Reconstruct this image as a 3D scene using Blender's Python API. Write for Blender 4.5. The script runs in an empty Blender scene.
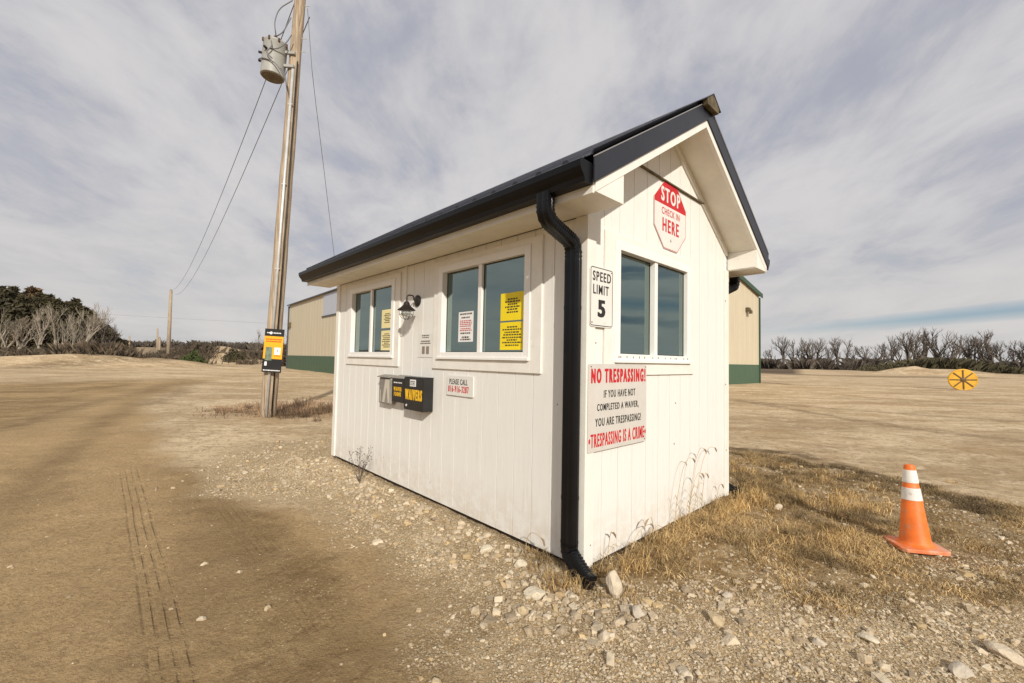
import bpy, math, random
import numpy as np
from mathutils import Vector, Matrix
R = math.radians
random.seed(7); rng = np.random.default_rng(7)
sc = bpy.context.scene; col = sc.collection

# ------------------------------------------------------------ camera, sky, sun, exposure
PITCH, ROLL, CH = .0421, .0199, 1.4194
F_ = Vector((0, math.cos(PITCH), math.sin(PITCH))); R0 = Vector((1, 0, 0)); U0 = R0.cross(F_)
Rv = R0*math.cos(ROLL)+U0*math.sin(ROLL); Uv = -R0*math.sin(ROLL)+U0*math.cos(ROLL)
cam = bpy.data.cameras.new('camera'); camo = bpy.data.objects.new('camera', cam); col.objects.link(camo)
camo.matrix_world = Matrix(((Rv.x, Uv.x, -F_.x, 0), (Rv.y, Uv.y, -F_.y, 0), (Rv.z, Uv.z, -F_.z, CH), (0, 0, 0, 1)))
cam.sensor_width = 36; cam.lens = 430.96*36/1024; cam.clip_start = .05; cam.clip_end = 6000
sc.camera = camo

YAW = .75457; OX, OY = .5130, 2.9807; W, L, H, EV, GO = 2.515, 4.44, 2.44, .323, .29
gx = Vector((math.cos(YAW), math.sin(YAW), 0)); gy = Vector((-math.sin(YAW), math.cos(YAW), 0))
to_sun = (-gx*.58 - gy*1.0 + Vector((0, 0, .60))).normalized()
sun = bpy.data.lights.new('sun', 'SUN'); sun.energy = 4.1; sun.angle = R(1.0); sun.color = (1, .94, .84)
suno = bpy.data.objects.new('sun', sun); col.objects.link(suno)
suno.rotation_euler = to_sun.to_track_quat('Z', 'Y').to_euler()
sc.view_settings.view_transform = 'Standard'; sc.view_settings.look = 'None'; sc.view_settings.gamma = 1
sc.view_settings.exposure = 0.0

wd = bpy.data.worlds.new('World'); sc.world = wd; wd.use_nodes = True
class NT:
    """small node helper"""
    def __init__(s, nt): s.nt = nt; s.n = nt.nodes; s.l = nt.links
    def node(s, t, **k):
        n = s.n.new(t)
        for a, b in k.items():
            if a.startswith('i_'): n.inputs[a[2:].replace('_', ' ')].default_value = b
            else: setattr(n, a, b)
        return n
    def link(s, a, b): s.l.new(a, b)
    def val(s, x, sock):
        if isinstance(x, (int, float)): sock.default_value = x
        elif isinstance(x, tuple): sock.default_value = x if len(x) == len(sock.default_value) else (*x, 1)
        else: s.link(x, sock)
    def m(s, op, a, b=0., c=None, clamp=False):
        n = s.node('ShaderNodeMath', operation=op, use_clamp=clamp); s.val(a, n.inputs[0]); s.val(b, n.inputs[1])
        if c is not None: s.val(c, n.inputs[2])
        return n.outputs[0]
    def mix(s, f, a, b, mode='MIX'):
        n = s.node('ShaderNodeMix', data_type='RGBA', blend_type=mode); s.val(f, n.inputs[0]); s.val(a, n.inputs[6]); s.val(b, n.inputs[7]); return n.outputs[2]
    def noise(s, vec, scale, detail=4, rough=.55, lac=2., dist=0.):
        n = s.node('ShaderNodeTexNoise'); n.inputs['Scale'].default_value = scale; n.inputs['Detail'].default_value = detail
        n.inputs['Roughness'].default_value = rough; n.inputs['Distortion'].default_value = dist
        if vec is not None: s.link(vec, n.inputs['Vector'])
        return n.outputs['Fac']
    def ramp(s, f, a, b, lo=0., hi=1.):
        n = s.node('ShaderNodeMapRange', interpolation_type='SMOOTHSTEP'); s.val(f, n.inputs[0]); n.inputs[1].default_value = a; n.inputs[2].default_value = b; n.inputs[3].default_value = lo; n.inputs[4].default_value = hi; return n.outputs[0]
    def mapv(s, vec, scale=(1, 1, 1), rot=(0, 0, 0), loc=(0, 0, 0)):
        n = s.node('ShaderNodeMapping'); n.inputs['Scale'].default_value = scale; n.inputs['Rotation'].default_value = rot; n.inputs['Location'].default_value = loc; s.link(vec, n.inputs['Vector']); return n.outputs[0]
w = NT(wd.node_tree); bg = w.n['Background']; bg.inputs['Strength'].default_value = .1
sky = w.node('ShaderNodeTexSky', sky_type='NISHITA', sun_disc=False)
sky.sun_elevation = math.asin(to_sun.z); sky.sun_rotation = math.atan2(to_sun.x, to_sun.y); sky.air_density = 1.; sky.dust_density = 1.
tc = w.node('ShaderNodeTexCoord'); d = tc.outputs['Generated']
sp = w.node('ShaderNodeSeparateXYZ'); w.link(d, sp.inputs[0]); X_, Y_, Z_ = sp.outputs
den = w.m('ADD', w.m('MAXIMUM', Z_, 0.), .30)
cb = w.node('ShaderNodeCombineXYZ'); w.link(w.m('DIVIDE', X_, den), cb.inputs[0]); w.link(w.m('DIVIDE', Y_, den), cb.inputs[1]); P_ = cb.outputs[0]
n1 = w.noise(w.mapv(P_, (1.25, .95, 1), (0, 0, R(25)), (3.1, 1.7, 0)), 2.0, 8, .60, dist=.35)
n2 = w.noise(w.mapv(P_, (1.9, .75, 1), (0, 0, R(-38)), (7.7, 4.2, 0)), 4.0, 7, .62, dist=.3)
nn = w.m('ADD', w.m('MULTIPLY', n1, .76), w.m('MULTIPLY', n2, .24))
tex = w.ramp(nn, .35, .64)
cl = w.mix(tex, (4.5, 4.55, 5.1), (6.55, 6.4, 6.45))
low = w.ramp(Z_, .02, .32, 1, 0)
cl = w.mix(w.m('MULTIPLY', low, .75), cl, (6.6, 6.4, 6.15))
# thin veils of slightly brighter and darker cloud close to the horizon
cs = w.node('ShaderNodeCombineXYZ'); w.link(w.m('MULTIPLY', X_, 1.6), cs.inputs[0]); w.link(w.m('MULTIPLY', Y_, 1.6), cs.inputs[1]); w.link(w.m('MULTIPLY', Z_, 20), cs.inputs[2])
st = w.noise(cs.outputs[0], 1.3, 4, .5)
cl = w.mix(w.m('MULTIPLY', w.ramp(st, .45, .62), w.m('MULTIPLY', low, .35)), cl, (4.9, 4.95, 5.2))
# strip of blue between the cloud deck and the horizon haze, on the right
az = w.m('ARCTAN2', X_, Y_)
cen = w.m('ADD', w.m('MULTIPLY', az, .075), .026)
cen = w.m('ADD', cen, w.m('MULTIPLY', w.m('SUBTRACT', w.noise(d, 3.0, 3), .5), .02))
dd = w.m('ABSOLUTE', w.m('SUBTRACT', Z_, cen))
bandw = w.ramp(az, .35, .9, .008, .016)
bn = w.m('SUBTRACT', 1, w.m('DIVIDE', dd, bandw), clamp=True)
bn = w.m('MULTIPLY', w.m('POWER', bn, .7), w.ramp(az, .42, .80))
blue = w.mix(.5, sky.outputs[0], (2.3, 3.5, 5.0))
cl = w.mix(w.m('MULTIPLY', bn, .95), cl, blue)
# broken blue streaks low in the sky beside and behind the camera
bk = w.m('MULTIPLY', w.ramp(st, .50, .60), w.m('MULTIPLY', w.ramp(Z_, .05, .10), w.ramp(Z_, .30, .20)))
bk = w.m('MULTIPLY', bk, w.ramp(w.m('SUBTRACT', Y_, w.m('MULTIPLY', X_, .1)), .35, .05))
cl = w.mix(w.m('MULTIPLY', bk, .9), cl, (1.6, 2.3, 3.3))
# high thin cloud still lets a little of the clear sky through
fin = w.mix(w.m('MULTIPLY', w.ramp(nn, .50, .36), .22), cl, w.mix(.5, sky.outputs[0], (3.2, 3.5, 4.6)))
w.link(fin, bg.inputs['Color'])

# ------------------------------------------------------------ materials
def mat(name, c, rough=.6, metal=0., var=.0, vscale=6., bump=0., bscale=60., dirt=None, spec=None, ior=None, stretch=(1, 1, 1), coat=0.):
    m = bpy.data.materials.new(name); m.use_nodes = True; t = NT(m.node_tree); b = t.n['Principled BSDF']
    b.inputs['Roughness'].default_value = rough; b.inputs['Metallic'].default_value = metal; b.inputs['Coat Weight'].default_value = coat
    if ior: b.inputs['IOR'].default_value = ior
    if spec is not None: b.inputs['Specular IOR Level'].default_value = spec
    co = t.node('ShaderNodeTexCoord').outputs['Object']
    co = t.mapv(co, stretch)
    c = tuple(c)
    n = t.noise(co, vscale, 5, .6)
    out = t.mix(t.ramp(n, .3, .7), tuple(x*(1-var) for x in c), tuple(min(1, x*(1+var)) for x in c))
    if dirt:
        dn = t.noise(co, dirt[1], 6, .7)
        out = t.mix(t.m('MULTIPLY', t.ramp(dn, dirt[2], dirt[2]+.15), dirt[3]), out, dirt[0])
    t.link(out, b.inputs['Base Color'])
    if bump:
        bp = t.node('ShaderNodeBump'); bp.inputs['Strength'].default_value = bump; bp.inputs['Distance'].default_value = .01
        t.link(t.noise(co, bscale, 4, .6), bp.inputs['Height']); t.link(bp.outputs[0], b.inputs['Normal'])
    return m
def wall_mat():
    m = bpy.data.materials.new('white painted siding'); m.use_nodes = True; t = NT(m.node_tree); b = t.n['Principled BSDF']; b.inputs['Roughness'].default_value = .55
    co = t.node('ShaderNodeTexCoord').outputs['Object']
    base = t.mix(t.ramp(t.noise(t.mapv(co, (14, 14, .8)), 3, 5, .6), .3, .7), (.77, .75, .70), (.80, .785, .74))
    z = t.node('ShaderNodeSeparateXYZ'); t.link(co, z.inputs[0])
    # mud splashed on the lowest boards, streaky dirt elsewhere
    sp1 = t.m('MULTIPLY', t.ramp(z.outputs[2], .02, .50, 1, 0), t.ramp(t.noise(co, 9, 7, .75), .38, .60))
    base = t.mix(t.m('MULTIPLY', sp1, .30), base, (.50, .38, .24))
    stn = t.ramp(t.noise(t.mapv(co, (5, 5, .35)), 4, 6, .7), .54, .72)
    base = t.mix(t.m('MULTIPLY', stn, .22), base, (.52, .45, .34))
    sp2 = t.ramp(t.noise(co, 34, 3, .6), .71, .76)
    base = t.mix(t.m('MULTIPLY', sp2, .4), base, (.35, .28, .18))
    t.link(base, b.inputs['Base Color'])
    bp = t.node('ShaderNodeBump'); bp.inputs['Strength'].default_value = .35; bp.inputs['Distance'].default_value = .004
    t.link(t.noise(t.mapv(co, (60, 60, 3)), 2.5, 5, .7), bp.inputs['Height']); t.link(bp.outputs[0], b.inputs['Normal'])
    return m
M = dict(
    wall=wall_mat(),
    trim=mat('white trim paint', (.80, .77, .70), .5, var=.04, bump=.15, bscale=80, dirt=((.45, .36, .25), 7, .60, .35)),
    vinyl=mat('white vinyl', (.84, .82, .78), .35, var=.02, dirt=((.5, .42, .3), 12, .62, .3)),
    soffit=mat('soffit paint', (.75, .71, .62), .6, var=.05, dirt=((.4, .3, .2), 6, .6, .3)),
    roof=mat('black roof metal', (.020, .021, .028), .38, spec=.35, var=.12, vscale=3, dirt=((.05, .047, .045), 5, .58, .3), bump=.08, bscale=12),
    edge_glint=mat('painted roof edge highlight', (.30, .29, .28), .35, metal=.3),  # light grey stands in for light catching the roof edge
    gutter=mat('black gutter metal', (.006, .006, .007), .34, spec=.22, var=.15, dirt=((.05, .04, .03), 8, .60, .3)),
    capend=mat('weathered foam closure', (.11, .085, .045), .8, var=.4, vscale=12),
    skid=mat('dark timber skid', (.06, .045, .03), .9, var=.4),
    rubber=mat('dark gap', (.02, .02, .02), .8),
    sign=mat('white sign metal', (.74, .72, .67), .42, var=.03, dirt=((.4, .35, .28), 9, .6, .3)),
    signg=mat('grey white sign metal', (.60, .57, .52), .4, var=.04, dirt=((.35, .3, .25), 9, .6, .25)),
    red=mat('sign red', (.55, .012, .02), .4, var=.06), black=mat('sign black', (.018, .017, .016), .5),
    yellow=mat('yellow paper', (.85, .66, .01), .6, var=.03), paleyellow=mat('faded yellow paper', (.80, .70, .36), .6, var=.04),
    paper=mat('white paper', (.80, .79, .78), .6, var=.03), ink=mat('dark ink', (.06, .045, .02), .7), inkred=mat('red ink', (.5, .06, .05), .7),
    greybox=mat('grey plastic', (.24, .225, .20), .45, var=.15), whitep=mat('white leaflet', (.55, .50, .42), .6), blackbox=mat('black plastic box', (.015, .015, .016), .38, var=.2),
    orangetxt=mat('yellow lettering', (.85, .50, .02), .5), orange=mat('orange placard', (.9, .40, .01), .5), screw=mat('rusty screw', (.20, .10, .05), .7, var=.3),
    lamp=mat('dark bronze lamp metal', (.03, .024, .02), .45, metal=.3, var=.3),
    pole=mat('weathered pole wood', (.38, .295, .205), .85, var=.35, vscale=5, stretch=(6, 6, .3), bump=.5, bscale=8, dirt=((.09, .06, .04), 3, .55, .6)),
    conduit=mat('galvanised conduit', (.58, .58, .57), .4, metal=.25, var=.1), tank=mat('transformer grey paint', (.36, .36, .33), .5, var=.08, dirt=((.18, .11, .06), 6, .6, .5)),
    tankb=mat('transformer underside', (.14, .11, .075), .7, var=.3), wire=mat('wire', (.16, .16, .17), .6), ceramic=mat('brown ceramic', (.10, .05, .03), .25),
    coneo=mat('orange cone plastic', (.80, .165, .015), .55, var=.14, vscale=7, dirt=((.45, .26, .15), 11, .50, .5)),
    coneb=mat('dusty orange cone base', (.72, .20, .07), .65, var=.12, dirt=((.62, .42, .30), 9, .45, .65)),
    conew=mat('reflective white collar', (.74, .71, .66), .45, var=.06, dirt=((.36, .25, .16), 16, .54, .6)),
    tan=mat('tan sheet metal', (.54, .47, .34), .5, var=.04, vscale=1, stretch=(3, 3, .3)), green=mat('green sheet metal', (.058, .105, .062), .5, var=.08),
    greend=mat('green trim metal', (.03, .07, .035), .45), skyl=mat('translucent panel', (.42, .44, .50), .3), ltrim=mat('dark grey trim metal', (.07, .07, .075), .5),
    wheely=mat('yellow painted steel', (.66, .35, .012), .5, var=.15, vscale=2, dirt=((.5, .16, .02), 3, .55, .5)), wheeld=mat('dark spoke steel', (.11, .06, .015), .6, var=.3),
    bark=mat('grey brown bark', (.15, .12, .095), .9, var=.3, vscale=2), barkp=mat('pale bark', (.29, .245, .19), .9, var=.25, vscale=1.5),
    cedar=mat('cedar foliage', (.078, .066, .032), .9, var=.5, vscale=.9), cedarb=mat('rusty cedar foliage', (.13, .085, .042), .9, var=.5, vscale=.9),
    green_b=mat('green bush foliage', (.065, .085, .022), .9, var=.4, vscale=1.5),
    brush=mat('dry brush', (.092, .068, .044), .95, var=.65, vscale=1.6), thick=mat('dark thicket', (.085, .067, .05), .95, var=.45, vscale=.25),
    stalk=mat('dry weed stalk', (.46, .34, .19), .8, var=.3), seed=mat('weed seed head', (.30, .20, .12), .9, var=.3), weedd=mat('dark weed stem', (.10, .075, .06), .9),
)
def glass_mat():
    m = bpy.data.materials.new('dark window glass'); m.use_nodes = True; t = NT(m.node_tree); b = t.n['Principled BSDF']
    b.inputs['Base Color'].default_value = (.010, .020, .020, 1); b.inputs['Roughness'].default_value = .03; b.inputs['IOR'].default_value = 3.0
    b.inputs['Specular Tint'].default_value = (.80, 1, .95, 1)
    co = t.node('ShaderNodeTexCoord').outputs['Object']
    bp = t.node('ShaderNodeBump'); bp.inputs['Strength'].default_value = .06; bp.inputs['Distance'].default_value = .02
    t.link(t.noise(co, 2.5, 1, .5), bp.inputs['Height']); t.link(bp.outputs[0], b.inputs['Normal'])
    return m
M['glass'] = glass_mat()
def lampglass():
    m = bpy.data.materials.new('clear lamp glass'); m.use_nodes = True; b = m.node_tree.nodes['Principled BSDF']
    b.inputs['Base Color'].default_value = (.75, .78, .76, 1); b.inputs['Roughness'].default_value = .08; b.inputs['Transmission Weight'].default_value = .75; b.inputs['IOR'].default_value = 1.3
    return m
M['lampglass'] = lampglass()
def attr_mat(name, attr, rough=.9, var=.2, vscale=20, bump=.3, bscale=60):
    m = bpy.data.materials.new(name); m.use_nodes = True; t = NT(m.node_tree); b = t.n['Principled BSDF']; b.inputs['Roughness'].default_value = rough
    a = t.node('ShaderNodeAttribute'); a.attribute_name = attr
    co = t.node('ShaderNodeTexCoord').outputs['Object']
    n = t.noise(co, vscale, 4, .6)
    t.link(t.mix(t.ramp(n, .3, .7, 1-var, 1+var), (0, 0, 0), a.outputs['Color']), b.inputs['Base Color'])
    if bump:
        bp = t.node('ShaderNodeBump'); bp.inputs['Strength'].default_value = bump; bp.inputs['Distance'].default_value = .01
        t.link(t.noise(co, bscale, 3), bp.inputs['Height']); t.link(bp.outputs[0], b.inputs['Normal'])
    return m
M['stone'] = attr_mat('limestone', 'tint', .92, .22, 25, .5, 70); M['grass'] = attr_mat('dry grass blades', 'tint', .85, .15, 5, 0)

# ------------------------------------------------------------ mesh helpers
class MB:
    def __init__(s): s.v = []; s.f = []; s.ch = []
    def add(s, vs, fs): o = len(s.v); s.ch.append((o, len(s.f))); s.v += [tuple(v) for v in vs]; s.f += [tuple(i+o for i in f) for f in fs]
    def box(s, x0, x1, y0, y1, z0, z1):
        s.add([(x0, y0, z0), (x1, y0, z0), (x1, y1, z0), (x0, y1, z0), (x0, y0, z1), (x1, y0, z1), (x1, y1, z1), (x0, y1, z1)],
              [(0, 3, 2, 1), (4, 5, 6, 7), (0, 1, 5, 4), (1, 2, 6, 5), (2, 3, 7, 6), (3, 0, 4, 7)])
    def hexa(s, p):   # 8 points, bottom ring then top ring
        s.add(p, [(0, 3, 2, 1), (4, 5, 6, 7), (0, 1, 5, 4), (1, 2, 6, 5), (2, 3, 7, 6), (3, 0, 4, 7)])
    def extr(s, poly, a, axis, b0, b1):
        """polygon poly (2D) extruded along axis ('x','y','z') from b0 to b1"""
        mk = {'x': lambda p, b: (b, p[0], p[1]), 'y': lambda p, b: (p[0], b, p[1]), 'z': lambda p, b: (p[0], p[1], b)}[axis]
        n = len(poly); s.add([mk(p, b0) for p in poly]+[mk(p, b1) for p in poly],
            [tuple(range(n))[::-1], tuple(range(n, 2*n))]+[(i, (i+1) % n, n+(i+1) % n, n+i) for i in range(n)])
    def tube(s, pts, rad, n=8, caps=True, prof=None):
        pts = [Vector(p) for p in pts]; k = len(pts)
        if not hasattr(rad, '__len__'): rad = [rad]*k
        t0 = (pts[1]-pts[0]).normalized(); up = Vector((0, 0, 1)) if abs(t0.z) < .9 else Vector((0, 1, 0))
        a = t0.cross(up).normalized(); vs = []
        for i, p in enumerate(pts):
            t = (pts[min(i+1, k-1)]-pts[max(i-1, 0)]).normalized(); a = (a-t*a.dot(t)).normalized(); b = t.cross(a)
            if prof: vs += [p+(a*q[0]+b*q[1])*rad[i] for q in prof]
            else: vs += [p+(a*math.cos(2*math.pi*j/n)+b*math.sin(2*math.pi*j/n))*rad[i] for j in range(n)]
        if prof: n = len(prof)
        fs = [(i*n+j, i*n+(j+1) % n, (i+1)*n+(j+1) % n, (i+1)*n+j) for i in range(k-1) for j in range(n)]
        if caps: fs += [tuple(range(n))[::-1], tuple(range((k-1)*n, k*n))]
        s.add(vs, fs)
    def lathe(s, prof, c=(0, 0, 0), n=20, M4=None):
        k = len(prof); vs = []
        for r, z in prof:
            for j in range(n):
                v = Vector((r*math.cos(2*math.pi*j/n), r*math.sin(2*math.pi*j/n), z))
                if M4: v = M4 @ v
                vs.append(v+Vector(c))
        s.add(vs, [(i*n+j, i*n+(j+1) % n, (i+1)*n+(j+1) % n, (i+1)*n+j) for i in range(k-1) for j in range(n)]+[tuple(range(n))[::-1], tuple(range((k-1)*n, k*n))])
    def ico(s, c, r, jit=.2, sq=(1, 1, 1), seed=None):
        rr = random.Random(seed) if seed is not None else random
        vs = []; q = rr.random()*6
        for v in ICO[0]:
            v = Vector(v)*(1+rr.uniform(-jit, jit)); v = Vector((v.x*sq[0], v.y*sq[1], v.z*sq[2]))
            v.rotate(Matrix.Rotation(q, 3, 'Z')); vs.append(v*r+Vector(c))
        s.add(vs, ICO[1])
    def each(s, name, m, parent=None, **k):
        out = []
        for (a, b), (c, d_) in zip(s.ch, s.ch[1:]+[(len(s.v), len(s.f))]):
            q = MB(); q.v = s.v[a:c]; q.f = [tuple(i-a for i in f) for f in s.f[b:d_]]; out.append(q.build(name, m, parent, **k))
        return out
    def build(s, name, m, parent=None, smooth=False, bevel=0., bseg=2):
        me = bpy.data.meshes.new(name); me.from_pydata(s.v, [], s.f); me.update(); me.materials.append(M[m] if isinstance(m, str) else m)
        if smooth: me.polygons.foreach_set('use_smooth', [True]*len(me.polygons)); 
        o = bpy.data.objects.new(name, me); col.objects.link(o); o.parent = parent
        if smooth and smooth != 'all':
            md = o.modifiers.new('edges', 'EDGE_SPLIT'); md.split_angle = R(38)
        if bevel:
            md = o.modifiers.new('bevel', 'BEVEL'); md.width = bevel; md.segments = bseg; md.limit_method = 'ANGLE'; md.angle_limit = R(40)
        return o
def ico_data():
    t = (1+5**.5)/2; v = [(-1, t, 0), (1, t, 0), (-1, -t, 0), (1, -t, 0), (0, -1, t), (0, 1, t), (0, -1, -t), (0, 1, -t), (t, 0, -1), (t, 0, 1), (-t, 0, -1), (-t, 0, 1)]
    v = [tuple(Vector(a).normalized()) for a in v]
    f = [(0, 11, 5), (0, 5, 1), (0, 1, 7), (0, 7, 10), (0, 10, 11), (1, 5, 9), (5, 11, 4), (11, 10, 2), (10, 7, 6), (7, 1, 8), (3, 9, 4), (3, 4, 2), (3, 2, 6), (3, 6, 8), (3, 8, 9), (4, 9, 5), (2, 4, 11), (6, 2, 10), (8, 6, 7), (9, 8, 1)]
    return v, f
ICO = ico_data()
def tag(o, label=None, cat=None, group=None, kind=None):
    for k, v in (('label', label), ('category', cat), ('group', group), ('kind', kind)):
        if v: o[k] = v
    return o
def empty(name, loc=(0, 0, 0), rz=0):
    o = bpy.data.objects.new(name, None); o.empty_display_size = .2; col.objects.link(o); o.location = loc; o.rotation_euler = (0, 0, rz); return o
def np_mesh(name, verts, faces, m, tint=None, nper=3):
    """fast mesh from numpy arrays; faces (n, nper)"""
    me = bpy.data.meshes.new(name); nv, nf = len(verts), len(faces)
    me.vertices.add(nv); me.vertices.foreach_set('co', verts.astype(np.float32).ravel())
    me.loops.add(nf*nper); me.loops.foreach_set('vertex_index', faces.astype(np.int32).ravel())
    me.polygons.add(nf); me.polygons.foreach_set('loop_start', np.arange(0, nf*nper, nper, dtype=np.int32)); me.polygons.foreach_set('loop_total', np.full(nf, nper, dtype=np.int32))
    me.update(calc_edges=True); me.shade_flat(); me.materials.append(M[m] if isinstance(m, str) else m)
    if tint is not None:
        a = me.color_attributes.new('tint', 'FLOAT_COLOR', 'POINT'); a.data.foreach_set('color', np.concatenate([tint, np.ones((nv, 1))], 1).astype(np.float32).ravel())
    o = bpy.data.objects.new(name, me); col.objects.link(o); return o
def pix(u, v, depth=None, z=0.):
    """where the sight line through a place in the photo meets the ground, or a given distance ahead: used to read world positions off the photo"""
    dr = F_ + Rv*((u-512)/430.96) - Uv*((v-341.5)/430.96)
    t = (depth/dr.y) if depth is not None else (z-CH)/dr.z
    return Vector((0, 0, CH))+dr*t
def lettering(parent, rows, m, name='lettering', y=-.0035):
    if len(rows) > 1: return [lettering(parent, [q], m, name, y) for q in rows]
    """rows: (text, x0, x1, z0, z1, boldness) - letters fitted into the box, on the face looking to -y"""
    vs, fs = [], []
    for txt, x0, x1, z0, z1, bold in rows:
        c = bpy.data.curves.new('t', 'FONT'); c.body = txt; c.offset = bold*.9; c.resolution_u = 3; c.space_character = 1.0+bold*14.
        o = bpy.data.objects.new('t', c); col.objects.link(o); dg = bpy.context.evaluated_depsgraph_get()
        me = bpy.data.meshes.new_from_object(o.evaluated_get(dg)); n = len(me.vertices); a = np.empty(n*3); me.vertices.foreach_get('co', a); a = a.reshape(-1, 3)
        mn, mx = a.min(0), a.max(0); off = len(vs)
        for p in a: vs.append((x0+(p[0]-mn[0])/(mx[0]-mn[0])*(x1-x0), y, z0+(p[1]-mn[1])/(mx[1]-mn[1])*(z1-z0), bold*(z1-z0)*1.5))
        for p in me.polygons: fs.append(tuple(i+off for i in p.vertices))
        bpy.data.objects.remove(o); bpy.data.meshes.remove(me); bpy.data.curves.remove(c)
    b = MB(); nv = len(vs)
    for k, (sx, sy) in enumerate(((0, 0), (1, 0), (-1, 0))):
        o_ = k*nv; b.v += [(p[0]+sx*p[3], p[1]-.00012*k, p[2]) for p in vs]; b.f += [tuple(i+o_ for i in f) for f in fs]
    return b.build(name, m, parent)
def vnoise(x, y, seed=0):
    xi = np.floor(x).astype(np.int64); yi = np.floor(y).astype(np.int64); xf = x-xi; yf = y-yi
    def h(a, b):
        k = (a*374761393+b*668265263+seed*1442695041) & 0xffffffff; k = ((k ^ (k >> 13))*1274126177) & 0xffffffff; return ((k ^ (k >> 16)) & 0xffff)/65535.
    u = xf*xf*(3-2*xf); v = yf*yf*(3-2*yf)
    return (h(xi, yi)*(1-u)+h(xi+1, yi)*u)*(1-v)+(h(xi, yi+1)*(1-u)+h(xi+1, yi+1)*u)*v
def fbm(x, y, sc_, oct_=4, seed=0):
    s = 0; a = 1; t = 0
    for i in range(oct_): s = s+a*vnoise(x*sc_, y*sc_, seed+i*17); t += a; a *= .55; sc_ *= 2.05
    return s/t
def sstep(a, b, x): t = np.clip((x-a)/(b-a), 0, 1); return t*t*(3-2*t)
def inpoly(x, y, poly, soft=.3):
    """soft mask of a polygon: signed distance smoothed"""
    d = np.full(x.shape, 1e9); ins = np.zeros(x.shape, bool); n = len(poly)
    for i in range(n):
        ax, ay = poly[i]; bx, by = poly[(i+1) % n]; ex, ey = bx-ax, by-ay
        t = np.clip(((x-ax)*ex+(y-ay)*ey)/(ex*ex+ey*ey), 0, 1); d = np.minimum(d, np.hypot(x-ax-t*ex, y-ay-t*ey))
        c = ((ay > y) != (by > y)) & (x < ex*(y-ay)/(ey if ey else 1e-9)+ax); ins ^= c
    return sstep(-soft, soft, np.where(ins, d, -d))
def smin(d): return d

# ------------------------------------------------------------ ground
GRASS = [(.50, 2.80), (1.2, 2.72), (2.2, 2.62), (3.3, 2.70), (5.5, 2.9), (7.0, 3.3), (5.6, 4.25), (5.1, 5.6), (4.4, 6.8), (3.6, 7.6), (2.9, 7.4), (2.4, 4.75), (.60, 3.0)]
BANDL = [(.9, 3.2), (-2.0, 6.4), (-2.6, 8.6), (-4.3, 7.0), (-3.7, 5.5), (-3.1, 4.55), (-1.9, 4.35), (-.75, 3.0), (-.25, 2.3), (.3, 2.55)]
PEB = [(-.35, 2.2), (.45, 3.0), (1.3, 2.8), (4.2, 3.2), (4.2, 1.3), (.0, 1.3), (-.2, 1.9)]
PALE = [(-3.0, 4.5), (-4.2, 5.6), (-6.0, 7.4), (-9.8, 11.5), (-13.5, 17.5), (-17, 25), (-16, 34), (20, 30), (30, 14), (8, 3.2), (5.2, 2.4), (.5, 2.6), (-.4, 3.2), (-2.2, 4.4)]
def region(x, y):
    nx = x+(fbm(x, y, .9, 4, 5)-.5)*1.0; ny = y+(fbm(x, y, .9, 4, 9)-.5)*1.0
    nx2 = x+(fbm(x, y, 2.2, 3, 15)-.5)*.45; ny2 = y+(fbm(x, y, 2.2, 3, 19)-.5)*.45
    g = inpoly(nx2, ny2, GRASS, .22); b = inpoly(nx2, ny2, BANDL, .30); p = inpoly(nx2, ny2, PEB, .3); pale = inpoly(nx, ny, PALE, .25)
    return g, b, p, pale
def height(x, y):
    r = np.hypot(x, y)
    h = -.035+(fbm(x, y, .35, 3, 1)-.5)*.05*sstep(2, 9, r)+(fbm(x, y, 3, 4, 2)-.5)*.018+(fbm(x, y, 8, 4, 3)-.5)*.020
    # berms and spoil heaps at the edge of the yard
    for u, v, dep, hh, rx, ry in BUMPS:
        c = BC[(u, v, dep)]; q = ((x-c[0])/rx)**2+((y-c[1])/ry)**2
        h = h+hh*np.exp(-q)*(.75+.5*fbm(x, y, .9, 3, 31))
    # the land falls and rises again beyond the yard
    far = sstep(95, 520, r); h = h+far*(7.0+6*(fbm(x, y, .004, 3, 40)-.5))*sstep(.35, -.35, x/(np.abs(y)+40)-.05)*sstep(-50, 60, y)
    h = h+sstep(600, 1500, r)*5
    return h
BUMPS = [(20, 366, 38, .50, 5, 2.2), (75, 365, 40, .60, 3.6, 2.2), (118, 365, 42, .85, 4.5, 2.2), (160, 364, 46, .95, 5, 2.2), (215, 356, 75, 3.2, 6.5, 5), (248, 360, 66, 1.0, 7, 4), (-40, 366, 38, .45, 8, 3),
         (903, 366, 92, 2.3, 4.2, 3), (926, 367, 95, 1.5, 3.5, 3), (962, 368, 90, 1.1, 6, 3), (1005, 368, 92, .6, 9, 4), (815, 367, 110, .5, 30, 5)]
BC = {(a[0], a[1], a[2]): pix(a[0], a[1], depth=a[2]) for a in BUMPS}
def axis(lo, hi, st, end_lo, end_hi, gr=1.05):
    a = list(np.arange(lo, hi, st)); s = st; q = a[-1]
    while q < end_hi: s *= gr; q += s; a.append(q)
    s = st; q = a[0]; pre = []
    while q > end_lo: s *= gr; q -= s; pre.append(q)
    return np.array(pre[::-1]+a)
ax_ = axis(-4.8, 5.6, .032, -2600, 2600); ay_ = axis(1.3, 7.4, .032, -2600, 2600)
XX, YY = np.meshgrid(ax_, ay_); HH = height(XX, YY)
g_, b_, p_, pale_ = region(XX, YY)
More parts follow.
